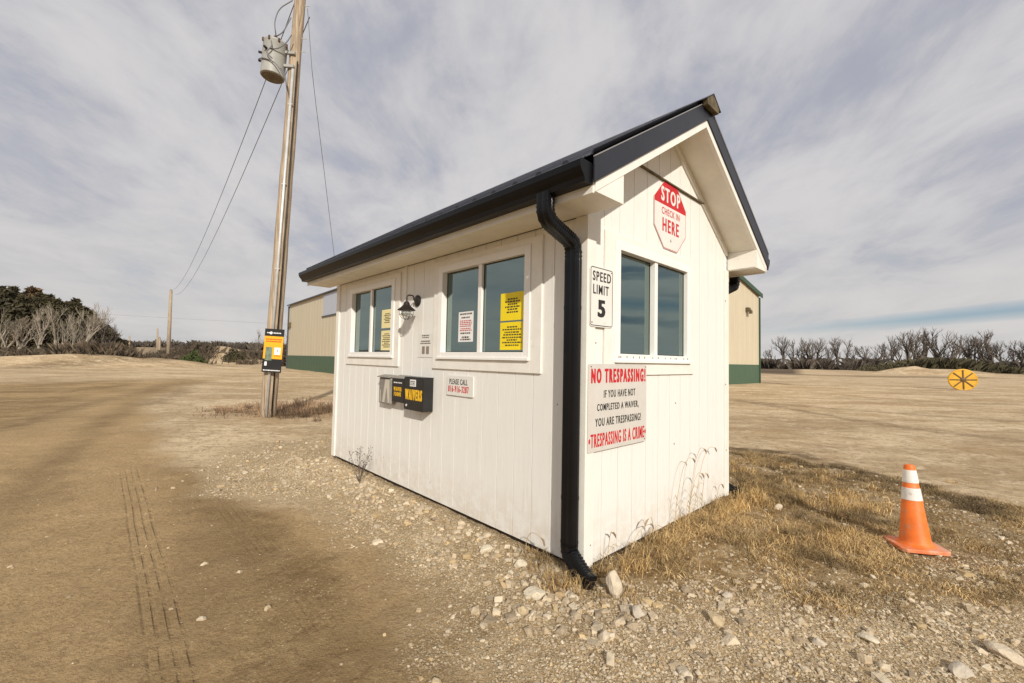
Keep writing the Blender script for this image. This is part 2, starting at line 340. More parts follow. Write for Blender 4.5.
# coarse clods where it is stony or grassed, two shallow ruts on the road
HH += (fbm(XX, YY, 14, 3, 60)-.5)*.030*np.clip(g_+b_+p_, 0, 1)*(np.hypot(XX, YY) < 14)
HH += .02*g_*fbm(XX, YY, 2, 2, 61)
tA, tB = np.array([-4.56, 5.26]), np.array([-1.40, 1.92]); td = (tB-tA)/np.linalg.norm(tB-tA); tn = np.array([-td[1], td[0]])
s_ = (XX-tB[0])*tn[0]+(YY-tB[1])*tn[1]; along = (XX-tB[0])*td[0]+(YY-tB[1])*td[1]
s_ = s_-.03*along*0
HH -= .004*np.exp(-(s_/.13)**2)*sstep(-5.2, -4.2, along)
nyy, nxx = XX.shape; V = np.stack([XX, YY, HH], -1).reshape(-1, 3)
idx = np.arange(nxx*nyy).reshape(nyy, nxx); Fq = np.stack([idx[:-1, :-1], idx[:-1, 1:], idx[1:, 1:], idx[1:, :-1]], -1).reshape(-1, 4)
def ground_mat():
    m = bpy.data.materials.new('dirt and gravel ground'); m.use_nodes = True; t = NT(m.node_tree); b = t.n['Principled BSDF']; b.inputs['Roughness'].default_value = .95
    b.inputs['Specular IOR Level'].default_value = .15
    co = t.node('ShaderNodeTexCoord').outputs['Object']
    a = t.node('ShaderNodeAttribute'); a.attribute_name = 'tint'; s = t.node('ShaderNodeSeparateColor'); t.link(a.outputs['Color'], s.inputs[0]); G, B, P = s.outputs
    a2 = t.node('ShaderNodeAttribute'); a2.attribute_name = 'zone'; s2 = t.node('ShaderNodeSeparateColor'); t.link(a2.outputs['Color'], s2.inputs[0]); PA, DK, FAR = s2.outputs
    big = t.noise(co, .55, 5, .6, dist=.4); mid = t.noise(co, 3.2, 6, .65); fine = t.noise(co, 38, 5, .7); gr = t.noise(co, 120, 3, .7)
    road = t.mix(t.ramp(big, .35, .65), (.200, .135, .068), (.320, .228, .125))
    road = t.mix(t.m('MULTIPLY', t.ramp(t.noise(t.mapv(co, (1, 1, 1), loc=(3.3, 1.1, 0)), .42, 4, .6, dist=.5), .46, .62), .55), road, (.43, .305, .17))
    road = t.mix(t.m('MULTIPLY', t.ramp(mid, .45, .75), .45), road, (.38, .275, .16))
    road = t.mix(t.m('MULTIPLY', t.ramp(fine, .50, .68), .5), road, (.12, .075, .036))
    road = t.mix(t.m('MULTIPLY', t.ramp(t.noise(co, 75, 4, .75), .54, .66), t.m('MULTIPLY', t.ramp(t.noise(co, 1.1, 5, .7), .40, .60), .75)), road, (.44, .34, .21))
    road = t.mix(t.m('MULTIPLY', t.ramp(t.noise(co, 5.5, 7, .78, dist=.8), .52, .62), .55), road, (.14, .09, .046))
    road = t.mix(t.m('MULTIPLY', t.ramp(t.noise(t.mapv(co, (1, 1, 1), loc=(2, 7, 0)), 13, 6, .8, dist=.5), .54, .64), .45), road, (.42, .315, .185))
    str_ = t.noise(t.mapv(co, (.22, .62, 1), (0, 0, R(14))), .8, 7, .66, dist=.9)
    pale = t.mix(t.ramp(str_, .36, .64), (.38, .285, .185), (.60, .485, .345))
    pale = t.mix(t.m('MULTIPLY', t.ramp(mid, .52, .70), .45), pale, (.31, .225, .135))
    pale = t.mix(t.m('MULTIPLY', t.ramp(t.noise(co, 8.5, 6, .75, dist=.8), .50, .60), .6), pale, (.23, .165, .10))
    pale = t.mix(t.m('MULTIPLY', t.ramp(t.noise(t.mapv(co, (.5, 1.6, 1), (0, 0, R(-20))), 1.6, 7, .75, dist=.7), .51, .61), .5), pale, (.25, .18, .11))
    pale = t.mix(t.m('MULTIPLY', t.ramp(t.noise(t.mapv(co, (1, 1, 1), loc=(5, 2, 0)), 2.1, 6, .75, dist=.6), .54, .64), .5), pale, (.70, .59, .44))
    pale = t.mix(t.m('MULTIPLY', t.ramp(fine, .52, .68), .4), pale, (.22, .15, .08))
    pale = t.mix(t.m('MULTIPLY', t.ramp(t.noise(co, .33, 6, .72, dist=.8), .50, .62), .45), pale, (.30, .20, .105))
    a3 = t.node('ShaderNodeAttribute'); a3.attribute_name = 'worn'; s3 = t.node('ShaderNodeSeparateColor'); t.link(a3.outputs['Color'], s3.inputs[0])
    road = t.mix(t.m('MULTIPLY', s3.outputs[0], .62), road, t.mix(t.ramp(fine, .4, .62), (.47, .345, .205), (.34, .24, .135)))
    road = t.mix(t.m('MULTIPLY', s3.outputs[1], .30), road, (.135, .088, .046))
    c = t.mix(PA, road, pale)
    # gravelly ground: pebbles of mixed stone
    vo = t.node('ShaderNodeTexVoronoi', feature='F1'); vo.inputs['Scale'].default_value = 62; t.link(co, vo.inputs['Vector'])
    vo2 = t.node('ShaderNodeTexVoronoi', feature='F1'); vo2.inputs['Scale'].default_value = 130; t.link(co, vo2.inputs['Vector'])
    sc1 = t.node('ShaderNodeSeparateColor'); t.link(vo.outputs['Color'], sc1.inputs[0]); sc2 = t.node('ShaderNodeSeparateColor'); t.link(vo2.outputs['Color'], sc2.inputs[0])
    peb = t.mix(sc1.outputs[0], (.34, .26, .165), (.70, .61, .47)); peb2 = t.mix(sc2.outputs[0], (.24, .175, .10), (.64, .54, .40))
    soil = t.mix(t.ramp(mid, .35, .65), (.26, .175, .09), (.42, .31, .19))
    pm = t.m('MULTIPLY', t.m('GREATER_THAN', sc1.outputs[1], .45), t.ramp(vo.outputs['Distance'], .62, .45)); pm2 = t.m('MULTIPLY', t.m('GREATER_THAN', sc2.outputs[1], .35), t.ramp(vo2.outputs['Distance'], .7, .5))
    st1 = t.mix(pm2, soil, peb2); st1 = t.mix(pm, st1, peb)
    c = t.mix(t.m('MULTIPLY', t.m('MAXIMUM', B, P), .95), c, st1)
    # a sprinkle of small stones everywhere close by
    spk = t.m('MULTIPLY', t.m('GREATER_THAN', sc1.outputs[2], .90), t.ramp(vo.outputs['Distance'], .40, .30)); spk = t.m('MULTIPLY', spk, t.ramp(t.noise(co, 1.3, 3), .46, .62))
    c = t.mix(t.m('MULTIPLY', spk, t.m('SUBTRACT', .8, FAR, clamp=True)), c, (.46, .37, .25))
    thatch = t.mix(t.ramp(t.noise(t.mapv(co, (1, 2.2, 1), (0, 0, .5)), 22, 6, .75), .35, .65), (.12, .075, .034), (.30, .205, .10))
    thatch = t.mix(t.ramp(mid, .42, .62), thatch, t.mix(.5, thatch, st1))
    c = t.mix(G, c, thatch)
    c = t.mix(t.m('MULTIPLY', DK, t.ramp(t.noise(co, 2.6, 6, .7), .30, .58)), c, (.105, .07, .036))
    farc = t.mix(t.ramp(t.noise(co, .045, 6, .7), .42, .58), (.060, .045, .035), (.115, .085, .058))
    c = t.mix(FAR, c, farc)
    # tyre tread prints down the road
    tr = t.mapv(co, (1, 1, 1)); sx = t.node('ShaderNodeSeparateXYZ'); t.link(tr, sx.inputs[0])
    lat = t.m('ADD', t.m('MULTIPLY', t.m('SUBTRACT', sx.outputs[0], float(tB[0])), float(tn[0])), t.m('MULTIPLY', t.m('SUBTRACT', sx.outputs[1], float(tB[1])), float(tn[1])))
    alo = t.m('ADD', t.m('MULTIPLY', t.m('SUBTRACT', sx.outputs[0], float(tB[0])), float(td[0])), t.m('MULTIPLY', t.m('SUBTRACT', sx.outputs[1], float(tB[1])), float(td[1])))
    lat = t.m('ADD', lat, t.m('MULTIPLY', t.m('SUBTRACT', t.noise(co, .5, 2), .5), .05))
    env = t.m('MULTIPLY', t.ramp(t.m('ABSOLUTE', lat), .105, .085), t.ramp(alo, -5.0, -4.3))
    rib = t.ramp(t.m('SINE', t.m('MULTIPLY', lat, 118.)), -.1, .9)
    lug = t.ramp(t.m('SINE', t.m('MULTIPLY', alo, 150.)), -.2, .5)
    trd = t.m('MULTIPLY', env, t.m('MULTIPLY', rib, t.m('ADD', .95, t.m('MULTIPLY', lug, .05))))
    trd = t.m('MULTIPLY', trd, t.ramp(t.noise(co, 4.2, 6, .7), .40, .58))
    lat2 = t.m('SUBTRACT', lat, .62)
    env2 = t.m('MULTIPLY', t.ramp(t.m('ABSOLUTE', lat2), .11, .07), t.m('MULTIPLY', t.ramp(alo, -3.6, -2.9), t.ramp(t.noise(co, 2.4, 3), .42, .6)))
    trd = t.m('ADD', trd, t.m('MULTIPLY', env2, t.m('MULTIPLY', rib, .35)))
    c = t.mix(t.m('MULTIPLY', trd, .12), c, (.12, .078, .04))
    c = t.mix(1., c, (1.24, 1.20, 1.09), 'MULTIPLY')
    t.link(c, b.inputs['Base Color'])
    hgt = t.m('ADD', t.m('MULTIPLY', fine, .7), t.m('MULTIPLY', gr, .35)); hgt = t.m('ADD', hgt, t.m('MULTIPLY', mid, .9))
    hgt = t.m('ADD', hgt, t.m('MULTIPLY', t.m('MULTIPLY', pm, t.m('MAXIMUM', B, P)), .5)); hgt = t.m('ADD', hgt, t.m('MULTIPLY', trd, -.45))
    bp = t.node('ShaderNodeBump'); bp.inputs['Strength'].default_value = 1.; bp.inputs['Distance'].default_value = .026; t.link(hgt, bp.inputs['Height']); t.link(bp.outputs[0], b.inputs['Normal'])
    return m
M['ground'] = ground_mat()
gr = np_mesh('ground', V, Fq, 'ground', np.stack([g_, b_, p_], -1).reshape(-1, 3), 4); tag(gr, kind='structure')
gr.data.shade_smooth()
rad = np.hypot(XX, YY); far_ = sstep(70, 110, rad+20*(fbm(XX, YY, .03, 3, 70)-.5))
def stripmask(pts, wd_, xx, yy):
    d = np.full(xx.shape, 1e9)
    for (ax, ay), (bx, by) in zip(pts[:-1], pts[1:]):
        ex, ey = bx-ax, by-ay; t = np.clip(((xx-ax)*ex+(yy-ay)*ey)/(ex*ex+ey*ey), 0, 1); d = np.minimum(d, np.hypot(xx-ax-t*ex, yy-ay-t*ey))
    return sstep(wd_, wd_*.35, d)
def gp(u, v): p = pix(u, v); return (p.x, p.y)
dk = stripmask([gp(735, 447), gp(800, 452), gp(865, 470), gp(940, 488), gp(1010, 505)], .30, XX, YY)*.9
dk = np.maximum(dk, stripmask([gp(225, 408), gp(262, 412), gp(300, 414), gp(340, 404)], .45, XX, YY))
dk = np.maximum(dk, .8*stripmask([gp(745, 380.5), gp(780, 383), gp(790, 384)], .8, XX, YY))  # shadow of the hall, painted into the ground colour at its right corner
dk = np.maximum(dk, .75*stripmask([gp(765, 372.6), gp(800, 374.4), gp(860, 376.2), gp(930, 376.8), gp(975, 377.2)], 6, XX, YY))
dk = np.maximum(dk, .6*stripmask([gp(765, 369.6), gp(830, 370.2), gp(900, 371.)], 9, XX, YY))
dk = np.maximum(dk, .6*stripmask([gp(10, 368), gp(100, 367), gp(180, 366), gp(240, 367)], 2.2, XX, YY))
for tr_ in ([(180, 378), (165, 384), (140, 392), (90, 402), (0, 428)], [(196, 380), (176, 392), (150, 404)], [(100, 380), (50, 386), (0, 392)], [(760, 402), (860, 410), (1010, 420)], [(740, 400), (900, 426), (1023, 440)], [(820, 396), (920, 401), (1020, 404)]):
    dk = np.maximum(dk, .55*stripmask([gp(*q) for q in tr_], .38, XX, YY))
right = sstep(.55, .75, XX/(np.abs(YY)+1)); far_ = np.where(right > .5, sstep(120, 170, rad), far_)
pathm = stripmask([(pix(140, 355, depth=60).x, 60), (pix(143, 350, depth=110).x, 110), (pix(143, 349, depth=330).x, 330)], 3.2, XX, YY); far_ = far_*(1-pathm)
for c in [(215, 356, 75), (903, 366, 92), (926, 367, 95)]: far_ = far_*(1-np.exp(-((XX-BC[c][0])/8)**2-((YY-BC[c][1])/6)**2))
pale_ = np.maximum(pale_, sstep(26, 34, rad))
lane = np.zeros_like(dk)
for ln_, wd_ in (([(70, 640), (95, 540), (118, 470), (150, 420), (185, 388), (225, 372)], .95), ([(-140, 620), (-40, 480), (40, 425), (120, 395), (175, 378)], .9), ([(255, 470), (330, 520), (420, 600)], .45), ([(0, 380), (90, 376), (180, 372)], 1.2)):
    lane = np.maximum(lane, stripmask([gp(*q) for q in ln_], wd_, XX+(fbm(XX, YY, 1.3, 4, 301)-.5)*.7, YY+(fbm(XX, YY, 1.3, 4, 303)-.5)*.7))
lane *= .5+.7*fbm(XX, YY, 2.3, 4, 305)
damp = np.zeros_like(dk)
for ln_, wd_ in (([(300, 683), (380, 640), (440, 600)], .45), ([(-60, 560), (20, 500), (60, 455), (110, 418), (165, 384)], .35), ([(190, 640), (215, 540), (225, 480), (190, 430)], .40), ([(300, 600), (250, 540)], .3)):
    damp = np.maximum(damp, stripmask([gp(*q) for q in ln_], wd_, XX+(fbm(XX, YY, 2.1, 4, 311)-.5)*.6, YY+(fbm(XX, YY, 2.1, 4, 313)-.5)*.6))
damp *= .3+fbm(XX, YY, 3.3, 4, 315)
zw = gr.data.color_attributes.new('worn', 'FLOAT_COLOR', 'POINT'); zw.data.foreach_set('color', np.stack([lane, damp, lane*0, np.ones_like(dk)], -1).astype(np.float32).ravel())
za = gr.data.color_attributes.new('zone', 'FLOAT_COLOR', 'POINT')
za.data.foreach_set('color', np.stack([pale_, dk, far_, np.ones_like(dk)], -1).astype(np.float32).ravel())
from bisect import bisect
def gz(x, y):
    i = min(max(bisect(ax_, x)-1, 0), nxx-2); j = min(max(bisect(ay_, y)-1, 0), nyy-2)
    fx = (x-ax_[i])/(ax_[i+1]-ax_[i]); fy = (y-ay_[j])/(ay_[j+1]-ay_[j])
    return float((HH[j, i]*(1-fx)+HH[j, i+1]*fx)*(1-fy)+(HH[j+1, i]*(1-fx)+HH[j+1, i+1]*fx)*fy)
def gzv(x, y):
    i = np.clip(np.searchsorted(ax_, x)-1, 0, nxx-2); j = np.clip(np.searchsorted(ay_, y)-1, 0, nyy-2)
    fx = (x-ax_[i])/(ax_[i+1]-ax_[i]); fy = (y-ay_[j])/(ay_[j+1]-ay_[j])
    return (HH[j, i]*(1-fx)+HH[j, i+1]*fx)*(1-fy)+(HH[j+1, i]*(1-fx)+HH[j+1, i+1]*fx)*fy
def to_local(x, y): dx, dy = x-OX, y-OY; return dx*gx.x+dy*gx.y, dx*gy.x+dy*gy.y

# ------------------------------------------------------------ the guard shack
S = empty('guard_shack', (OX, OY, 0), YAW)
tag(S, 'small white gabled check-in shack with black metal roof and gutters', 'shack')
SL = .64
def zlow(x): return H+SL*(x+EV) if x <= W/2 else H+SL*(W-x+EV)
WIN_L = [(.56, 1.775, 1.445, 2.30), (2.75, 3.93, 1.445, 2.30)]
WIN_G = [(.35, 1.54, 1.445, 2.30)]
def siding(mb, a0, a1, top, wins, place, pitch=.2025, gap=.007):
    """boards with narrow grooves; place(a, depth, z) maps to local axes; depth 0 = face, positive inwards"""
    def cell(u0, u1, z0, d0, d1, ztop=None, z1=None):
        t0 = ztop(u0) if z1 is None else z1; t1 = ztop(u1) if z1 is None else z1
        mb.hexa([place(u0, d0, z0), place(u1, d0, z0), place(u1, d1, z0), place(u0, d1, z0), place(u0, d0, t0), place(u1, d0, t1), place(u1, d1, t1), place(u0, d1, t0)])
    def strip(u0, u1, d0, d1):
        ws = [w_ for w_ in wins if w_[0] < u1-1e-6 and w_[1] > u0+1e-6]
        if not ws: cell(u0, u1, .02, d0, d1, top); return
        w_ = ws[0]; cell(u0, u1, .02, d0, d1, z1=w_[2]); cell(u0, u1, w_[3], d0, d1, top)
    br = sorted({a0, a1, *[v for w_ in wins for v in w_[:2]], *([W/2] if top(W/2) != top(0) else [])})
    for u0, u1 in zip(br[:-1], br[1:]): strip(u0, u1, .0065, .10)
    e = a0
    while e < a1-.01:
        f = min(e+pitch, a1); cuts = sorted({e, f-gap if f < a1 else f, *[b for b in br if e < b < f-gap]})
        for u0, u1 in zip(cuts[:-1], cuts[1:]): strip(u0, u1, 0, .006)
        e = f
mb = MB(); siding(mb, 0.10, L-.01, lambda u: H, WIN_L, lambda a, d_, z: (d_, a, z)); mb.build('long_wall', 'wall', S)
mb = MB(); siding(mb, .001, W-.001, zlow, WIN_G, lambda a, d_, z: (a, d_, z)); mb.build('gable_wall', 'wall', S)
mb = MB(); siding(mb, .11, L-.01, lambda u: H, [], lambda a, d_, z: (W-d_, a, z)); mb.build('side_wall', 'wall', S)
mb = MB(); siding(mb, .001, W-.001, zlow, [], lambda a, d_, z: (a, L-d_, z)); mb.build('rear_wall', 'wall', S)
mb = MB(); mb.box(.05, W-.05, .05, .12, -.25, .018); mb.box(.05, .12, .12, L-.05, -.25, .018); mb.box(W-.12, W-.05, .12, L-.05, -.25, .018); mb.box(.12, W-.12, L-.12, L-.05, -.25, .018); mb.build('skid_base', 'skid', S)
for x0, x1, y0, y1 in ((-.016, .0, -.016, .095), (-.016, .0, L-.085, L+.016), (W, W+.016, -.016, .095), (W, W+.016, L-.085, L+.016)):
    mb = MB(); mb.box(x0, x1, y0, y1, .012, H-.003); mb.build('corner_board', 'trim', S, bevel=.002)
for x0, x1 in ((.0002, .085), (W-.075, W-.0002)):
    mb = MB(); mb.box(x0, x1, -.016, -.0003, .012, H-.003); mb.build('corner_board', 'trim', S, bevel=.002)
# roof: soffits, rake boards, returns, metal
RT = .25   # rake build-up above the soffit line, to the metal
mb = MB()
for y0, y1 in ((-GO, L+GO),):
    mb.box(-EV, -.0165, y0, y1, H, H+.012); mb.box(W+.0165, W+EV, y0, y1, H, H+.012)
mb.each('eave_soffit', 'soffit', S)
mb = MB()
for ya, yb in ((-GO+.02, -.001), (L+.001, L+GO-.02)):
    for sgn in (0, 1):
        xs = (-EV, W/2) if not sgn else (W/2, W+EV)
        z0 = [H, H+SL*(W/2+EV)]
        if sgn: z0 = z0[::-1]
        mb.hexa([(xs[0], ya, z0[0]+.002), (xs[1], ya, z0[1]+.002), (xs[1], yb, z0[1]+.002), (xs[0], yb, z0[0]+.002), (xs[0], ya, z0[0]+.014), (xs[1], ya, z0[1]+.014), (xs[1], yb, z0[1]+.014), (xs[0], yb, z0[0]+.014)])
mb.each('rake_soffit', 'soffit', S)
def rake(ya, yb, lo, hi, name, m, x_in=0., bev=.002, xo=EV):
    for sgn in (0, 1):
        mb = MB(); k = -1 if sgn == 0 else 1
        xa = W/2+k*(W/2+xo); xb = W/2
        za = H+SL*(EV-xo); zb = H+SL*(W/2+EV)
        p = [(xa, za+lo), (xb, zb+lo), (xb, zb+hi), (xa, za+hi)]
        mb.extr(p if k < 0 else p[::-1], 0, 'y', ya, yb); mb.build(name, m, S, bevel=bev)
rake(-GO-.012, -GO+.02, -.004, .075, 'rake_board', 'trim')
rake(-GO-.024, -GO-.013, .060, .214, 'rake_flashing', 'roof', xo=EV+.03)
rake(-GO-.028, -GO-.011, .2145, .224, 'rake_highlight', 'edge_glint', xo=EV+.03)  # thin pale strip imitating the highlight along the flashing's top edge
rake(L+GO-.02, L+GO+.012, -.004, .075, 'rake_board', 'trim')
rake(L+GO+.013, L+GO+.024, .060, .214, 'rake_flashing', 'roof', xo=EV+.03)
# eave returns (boxed corners)
for ya, yb, yf in ((-GO, -.001, -GO-.008), (L+.001, L+GO, L+GO+.008)):
    for k in (-1, 1):
        X = lambda q: q if k < 0 else W-q
        mb = MB(); p = [(X(-EV+.002), H-.001), (X(-.0165), H-.001), (X(-.0165), zlow(0)-.0125), (X(-EV+.002), H+.0005)]
        mb.extr(p, 0, 'y', min(ya, yf), max(yb, yf)); mb.build('eave_return', 'trim', S)
# frieze strip on the gable following the rake
for sgn in (0, 1):
    mb = MB(); X = lambda q: q if sgn == 0 else W-q
    mb.extr([(X(.02), zlow(.02)-.06), (X(W/2), zlow(W/2)-.06), (X(W/2), zlow(W/2)), (X(.02), zlow(.02))], 0, 'y', -.021, -.0005); mb.build('frieze_strip', 'trim', S)
mb = MB(); mb.box(.63, W-.63, -.022, -.0006, 3.010, 3.022); mb.build('drip_flashing', 'capend', S)
# fascia behind the gutters
for k in (-1, 1):
    x0 = -EV-.018 if k < 0 else W+EV+.001
    mb = MB(); mb.box(x0, x0+.017, -GO, L+GO, H-.012, H+.15); mb.build('fascia', 'trim', S)
# metal roof sheets with raised ribs
rf = empty('roof'); rf.parent = S
for sgn in (0, 1):
    mb = MB(); k = -1 if sgn == 0 else 1
    nr = 22; ys = np.linspace(-GO-.03, L+GO+.03, nr*6+1); prof = []
    for i, y in enumerate(ys):
        prof.append((y, .03 if i % 6 in (0,) else (.004 if i % 6 == 3 else 0)))
    ln = []
    for i in range(nr+1):
        yc = -GO-.03+(L+2*GO+.06)*i/nr
        for dy, dz in ((-.035, 0), (-.014, .026), (.014, .026), (.035, 0)):
            y = yc+dy
            if -GO-.031 <= y <= L+GO+.031: ln.append((y, dz))
        if i < nr:
            for f in (.33, .66): yy = yc+(L+2*GO+.06)/nr*f; ln += [(yy-.012, 0), (yy, .006), (yy+.012, 0)]
    xa = W/2+k*(W/2+EV+.035); za = H+SL*(-.035)+.238; zb = H+SL*(W/2+EV)+.238; xb = W/2
    vs = []
    for y, dz in ln: vs += [(xa, y, za+dz), (xb, y, zb+dz)]
    for y, dz in ln: vs += [(xa, y, za-.004), (xb, y, zb-.004)]
    n = len(ln); fs = [(2*i, 2*i+2, 2*i+3, 2*i+1) for i in range(n-1)]+[(2*n+2*i, 2*n+2*i+1, 2*n+2*i+3, 2*n+2*i+2) for i in range(n-1)]
    fs += [(2*i, 2*n+2*i, 2*n+2*i+2, 2*i+2) for i in range(n-1)]
    mb.add(vs, fs); mb.build('roof_sheet', 'roof', rf)
zr = H+SL*(W/2+EV)+.238
mb = MB(); ca = .15; mb.extr([(W/2-ca, zr-SL*ca+.020), (W/2, zr+.022), (W/2+ca, zr-SL*ca+.020), (W/2+ca, zr-SL*ca+.024), (W/2, zr+.030), (W/2-ca, zr-SL*ca+.024)], 0, 'y', -GO-.075, L+GO+.08); mb.build('ridge_cap', 'roof', rf)
mb = MB(); mb.extr([(W/2-.11, zr-SL*.11-.035), (W/2+.11, zr-SL*.11-.035), (W/2+.125, zr-SL*.125+.022), (W/2, zr+.03), (W/2-.125, zr-SL*.125+.022)], 0, 'y', -GO-.07, -GO-.03); mb.build('closure_strip', 'capend', rf)
# gutters
for k in (-1, 1):
    mb = MB(); o0 = -EV-.019 if k < 0 else W+EV+.019
    pr = [(0, .125), (0, 0), (-.075, 0), (-.085, .030), (-.108, .055), (-.122, .080), (-.126, .118), (-.112, .128), (-.108, .120), (-.116, .112), (-.112, .082), (-.098, .060), (-.075, .035), (-.068, .008), (-.008, .008), (-.008, .125)]
    p = [(o0+(a if k < 0 else -a), H+.035+b) for a, b in pr]
    g_o = MB(); g_o.extr(p, 0, 'y', -GO+.005, L+GO-.012); go = g_o.build('gutter', 'gutter', S)
    cp = [(o0+(a if k < 0 else -a), H+.035+b) for a, b in pr[:8]]
    for ya in (-GO-.003, L+GO-.012): e_ = MB(); e_.extr(cp, 0, 'y', ya, ya+.008); e_.build('end_cap', 'gutter', go)
def bez(p, n=6):
    """rounded path through corner points"""
    p = [Vector(q) for q in p]; out = [p[0]]
    for i in range(1, len(p)-1):
        a, b, c = p[i-1], p[i], p[i+1]; r = min((a-b).length, (c-b).length)*.48; s = b+(a-b).normalized()*r; e = b+(c-b).normalized()*r
        for j in range(n+1): t = j/n; out.append(s*(1-t)**2+b*2*t*(1-t)+e*t*t)
    out.append(p[-1]); return out
def dens(p, st):
    out = []
    for a, b in zip(p[:-1], p[1:]):
        n = max(1, int((b-a).length/st))
        for j in range(n): out.append(a.lerp(b, j/n))
    out.append(p[-1]); return out
def spout(paths_, a, b, name='downspout'):
    """a, b half sizes; corrugated on the elbows"""
    pr = []
    for (cx, cy, s0) in ((1, 1, 0), (-1, 1, 90), (-1, -1, 180), (1, -1, 270)):
        for q in (0, 45, 90):
            an = R(s0+q); pr.append((cx*(a-.014)+.014*math.cos(an), cy*(b-.014)+.014*math.sin(an)))
        # a shallow flute in the middle of each side
    pr2 = []
    for i, q in enumerate(pr):
        pr2.append(q); nx = pr[(i+1) % 12]
        if i % 3 == 2:
            for f in (.35, .42, .58, .65):
                m_ = Vector(q).lerp(Vector(nx), f); s_in = .94 if f in (.42, .58) else 1.; pr2.append((m_.x*(s_in if abs(m_.x) > a*.9 else 1), m_.y*(s_in if abs(m_.y) > b*.9 else 1)))
    par = None
    for kind, pts in paths_:
        mb = MB(); pts = dens(bez(pts), .011 if kind == 'e' else .3)
        rad_ = [1+(.035 if (i % 2) else -.045) if kind == 'e' and 3 < i < len(pts)-3 else 1.0 for i in range(len(pts))]
        if kind == 'b': rad_ = [1.03]*len(pts)
        mb.tube(pts, rad_, prof=pr2); o = mb.build({'e': 'elbow', 's': 'pipe', 'b': 'pipe_band'}[kind], 'gutter', par if par else S, smooth=True)
        if par is None: o.name = name; par = o
dx, dy = -.068, .068
spout([('s', [(dx, dy, 2.10), (dx, dy, .17)]), ('e', [(-.40, .035, H+.05), (-.40, .035, 2.33), (dx, dy, 2.24), (dx, dy, 2.10)]),
       ('e', [(dx, dy, .19), (dx, dy, .12), (dx-.035, dy-.14, .035), (dx-.055, dy-.22, .015)]), ('b', [(dx, dy, 1.80), (dx, dy, 1.775)]), ('b', [(dx, dy, .50), (dx, dy, .475)]), ('b', [(dx, dy, .20), (dx, dy, .185)])], .040, .052)
dx, dy = W+.058, .07
spout([('s', [(dx, dy, 2.10), (dx, dy, .17)]), ('e', [(W+.40, .06, H+.05), (W+.40, .06, 2.33), (dx, dy, 2.22), (dx, dy, 2.10)]),
       ('e', [(dx, dy, .19), (dx, dy, .10), (dx+.12, dy-.05, .02), (dx+.20, dy-.08, 0.0)])], .040, .052)
# windows, shack axes: A along the wall
def window(wn, place, deep_first=True):
    a0, a1, z0, z1 = wn; c = (a0+a1)/2
    def bx(mb, u0, u1, d0, d1, q0, q1):
        P0, P1 = place(u0, d0, q0), place(u1, d1, q1); mb.box(min(P0[0], P1[0]), max(P0[0], P1[0]), min(P0[1], P1[1]), max(P0[1], P1[1]), q0, q1)
    fr = MB(); o = .032
    bx(fr, a0-o, a0+.035, -.028, .05, z0-o, z1+o); bx(fr, a1-.035, a1+o, -.028, .05, z0-o, z1+o)
    bx(fr, a0+.035, a1-.035, -.028, .05, z0-o, z0+.035); bx(fr, a0+.035, a1-.035, -.028, .05, z1-.035, z1+o)
    win = fr.build('window', 'vinyl', S, bevel=.003)
    ml = MB(); bx(ml, c-.024, c+.024, -.014, .049, z0+.036, z1-.036); ml.build('mullion', 'vinyl', win, bevel=.002)
    s1 = MB(); da, db = (.034, .014) if deep_first else (.014, .034); bx(s1, a0+.0355, c-.0245, da, da+.005, z0+.036, z1-.036); s1.build('pane', 'glass', win)
    s2 = MB(); bx(s2, c+.0245, a1-.0355, db, db+.005, z0+.036, z1-.036); s2.build('pane', 'glass', win)
    gk = MB()
    for (u0, u1, dd_) in ((a0+.0355, c-.0245, da-.001), (c+.0245, a1-.0355, db-.001)):
        bx(gk, u0, u0+.006, dd_-.002, dd_, z0+.036, z1-.036); bx(gk, u1-.006, u1, dd_-.002, dd_, z0+.036, z1-.036)
        bx(gk, u0+.006, u1-.006, dd_-.002, dd_, z0+.036, z0+.042); bx(gk, u0+.006, u1-.006, dd_-.002, dd_, z1-.042, z1-.036)
    gk.build('gasket', 'rubber', win)
    tr = MB(); a, b = a0-.15, a1+.125; q0, q1 = z0-.128, min(z1+.085, H-.02)
    bx(tr, a, a0-o-.001, -.018, -.0005, q0, q1); bx(tr, a1+o+.001, b, -.018, -.0005, q0, q1)
    bx(tr, a0-o-.001, a1+o+.001, -.018, -.0005, q0, z0-o-.001); bx(tr, a0-o-.001, a1+o+.001, -.018, -.0005, z1+o+.001, q1)
    tr.build('window_trim', 'trim', win, bevel=.002)
    sl = MB(); bx(sl, a0-o, a1+o, -.040, -.0285, z0-o, z0-o+.022); sl.build('sill', 'vinyl', win, bevel=.002)
    return win
for wn in WIN_L: window(wn, lambda a, d_, z: (d_, a, z), False)
gw = window(WIN_G[0], lambda a, d_, z: (a, d_, z))
# rusty staples along the gable window's sill
mb = MB()
for a in (.36, .385, .47, .56, .65, .73, .86, .95, 1.07, 1.17, 1.25, 1.28, 1.42, 1.50):
    mb.box(a, a+.010, -.0295, -.0283, z0_ := 1.448, 1.462+.006*random.random())
mb.each('staple', 'screw', gw)
mb = MB(); mb.box(-.0145, -.0005, 2.47, 2.515, 1.98, H-.002); mb.build('batten', 'trim', S)
mb = MB(); mb.box(-.0145, -.0005, 2.02, 2.05, 2.05, H-.002); 
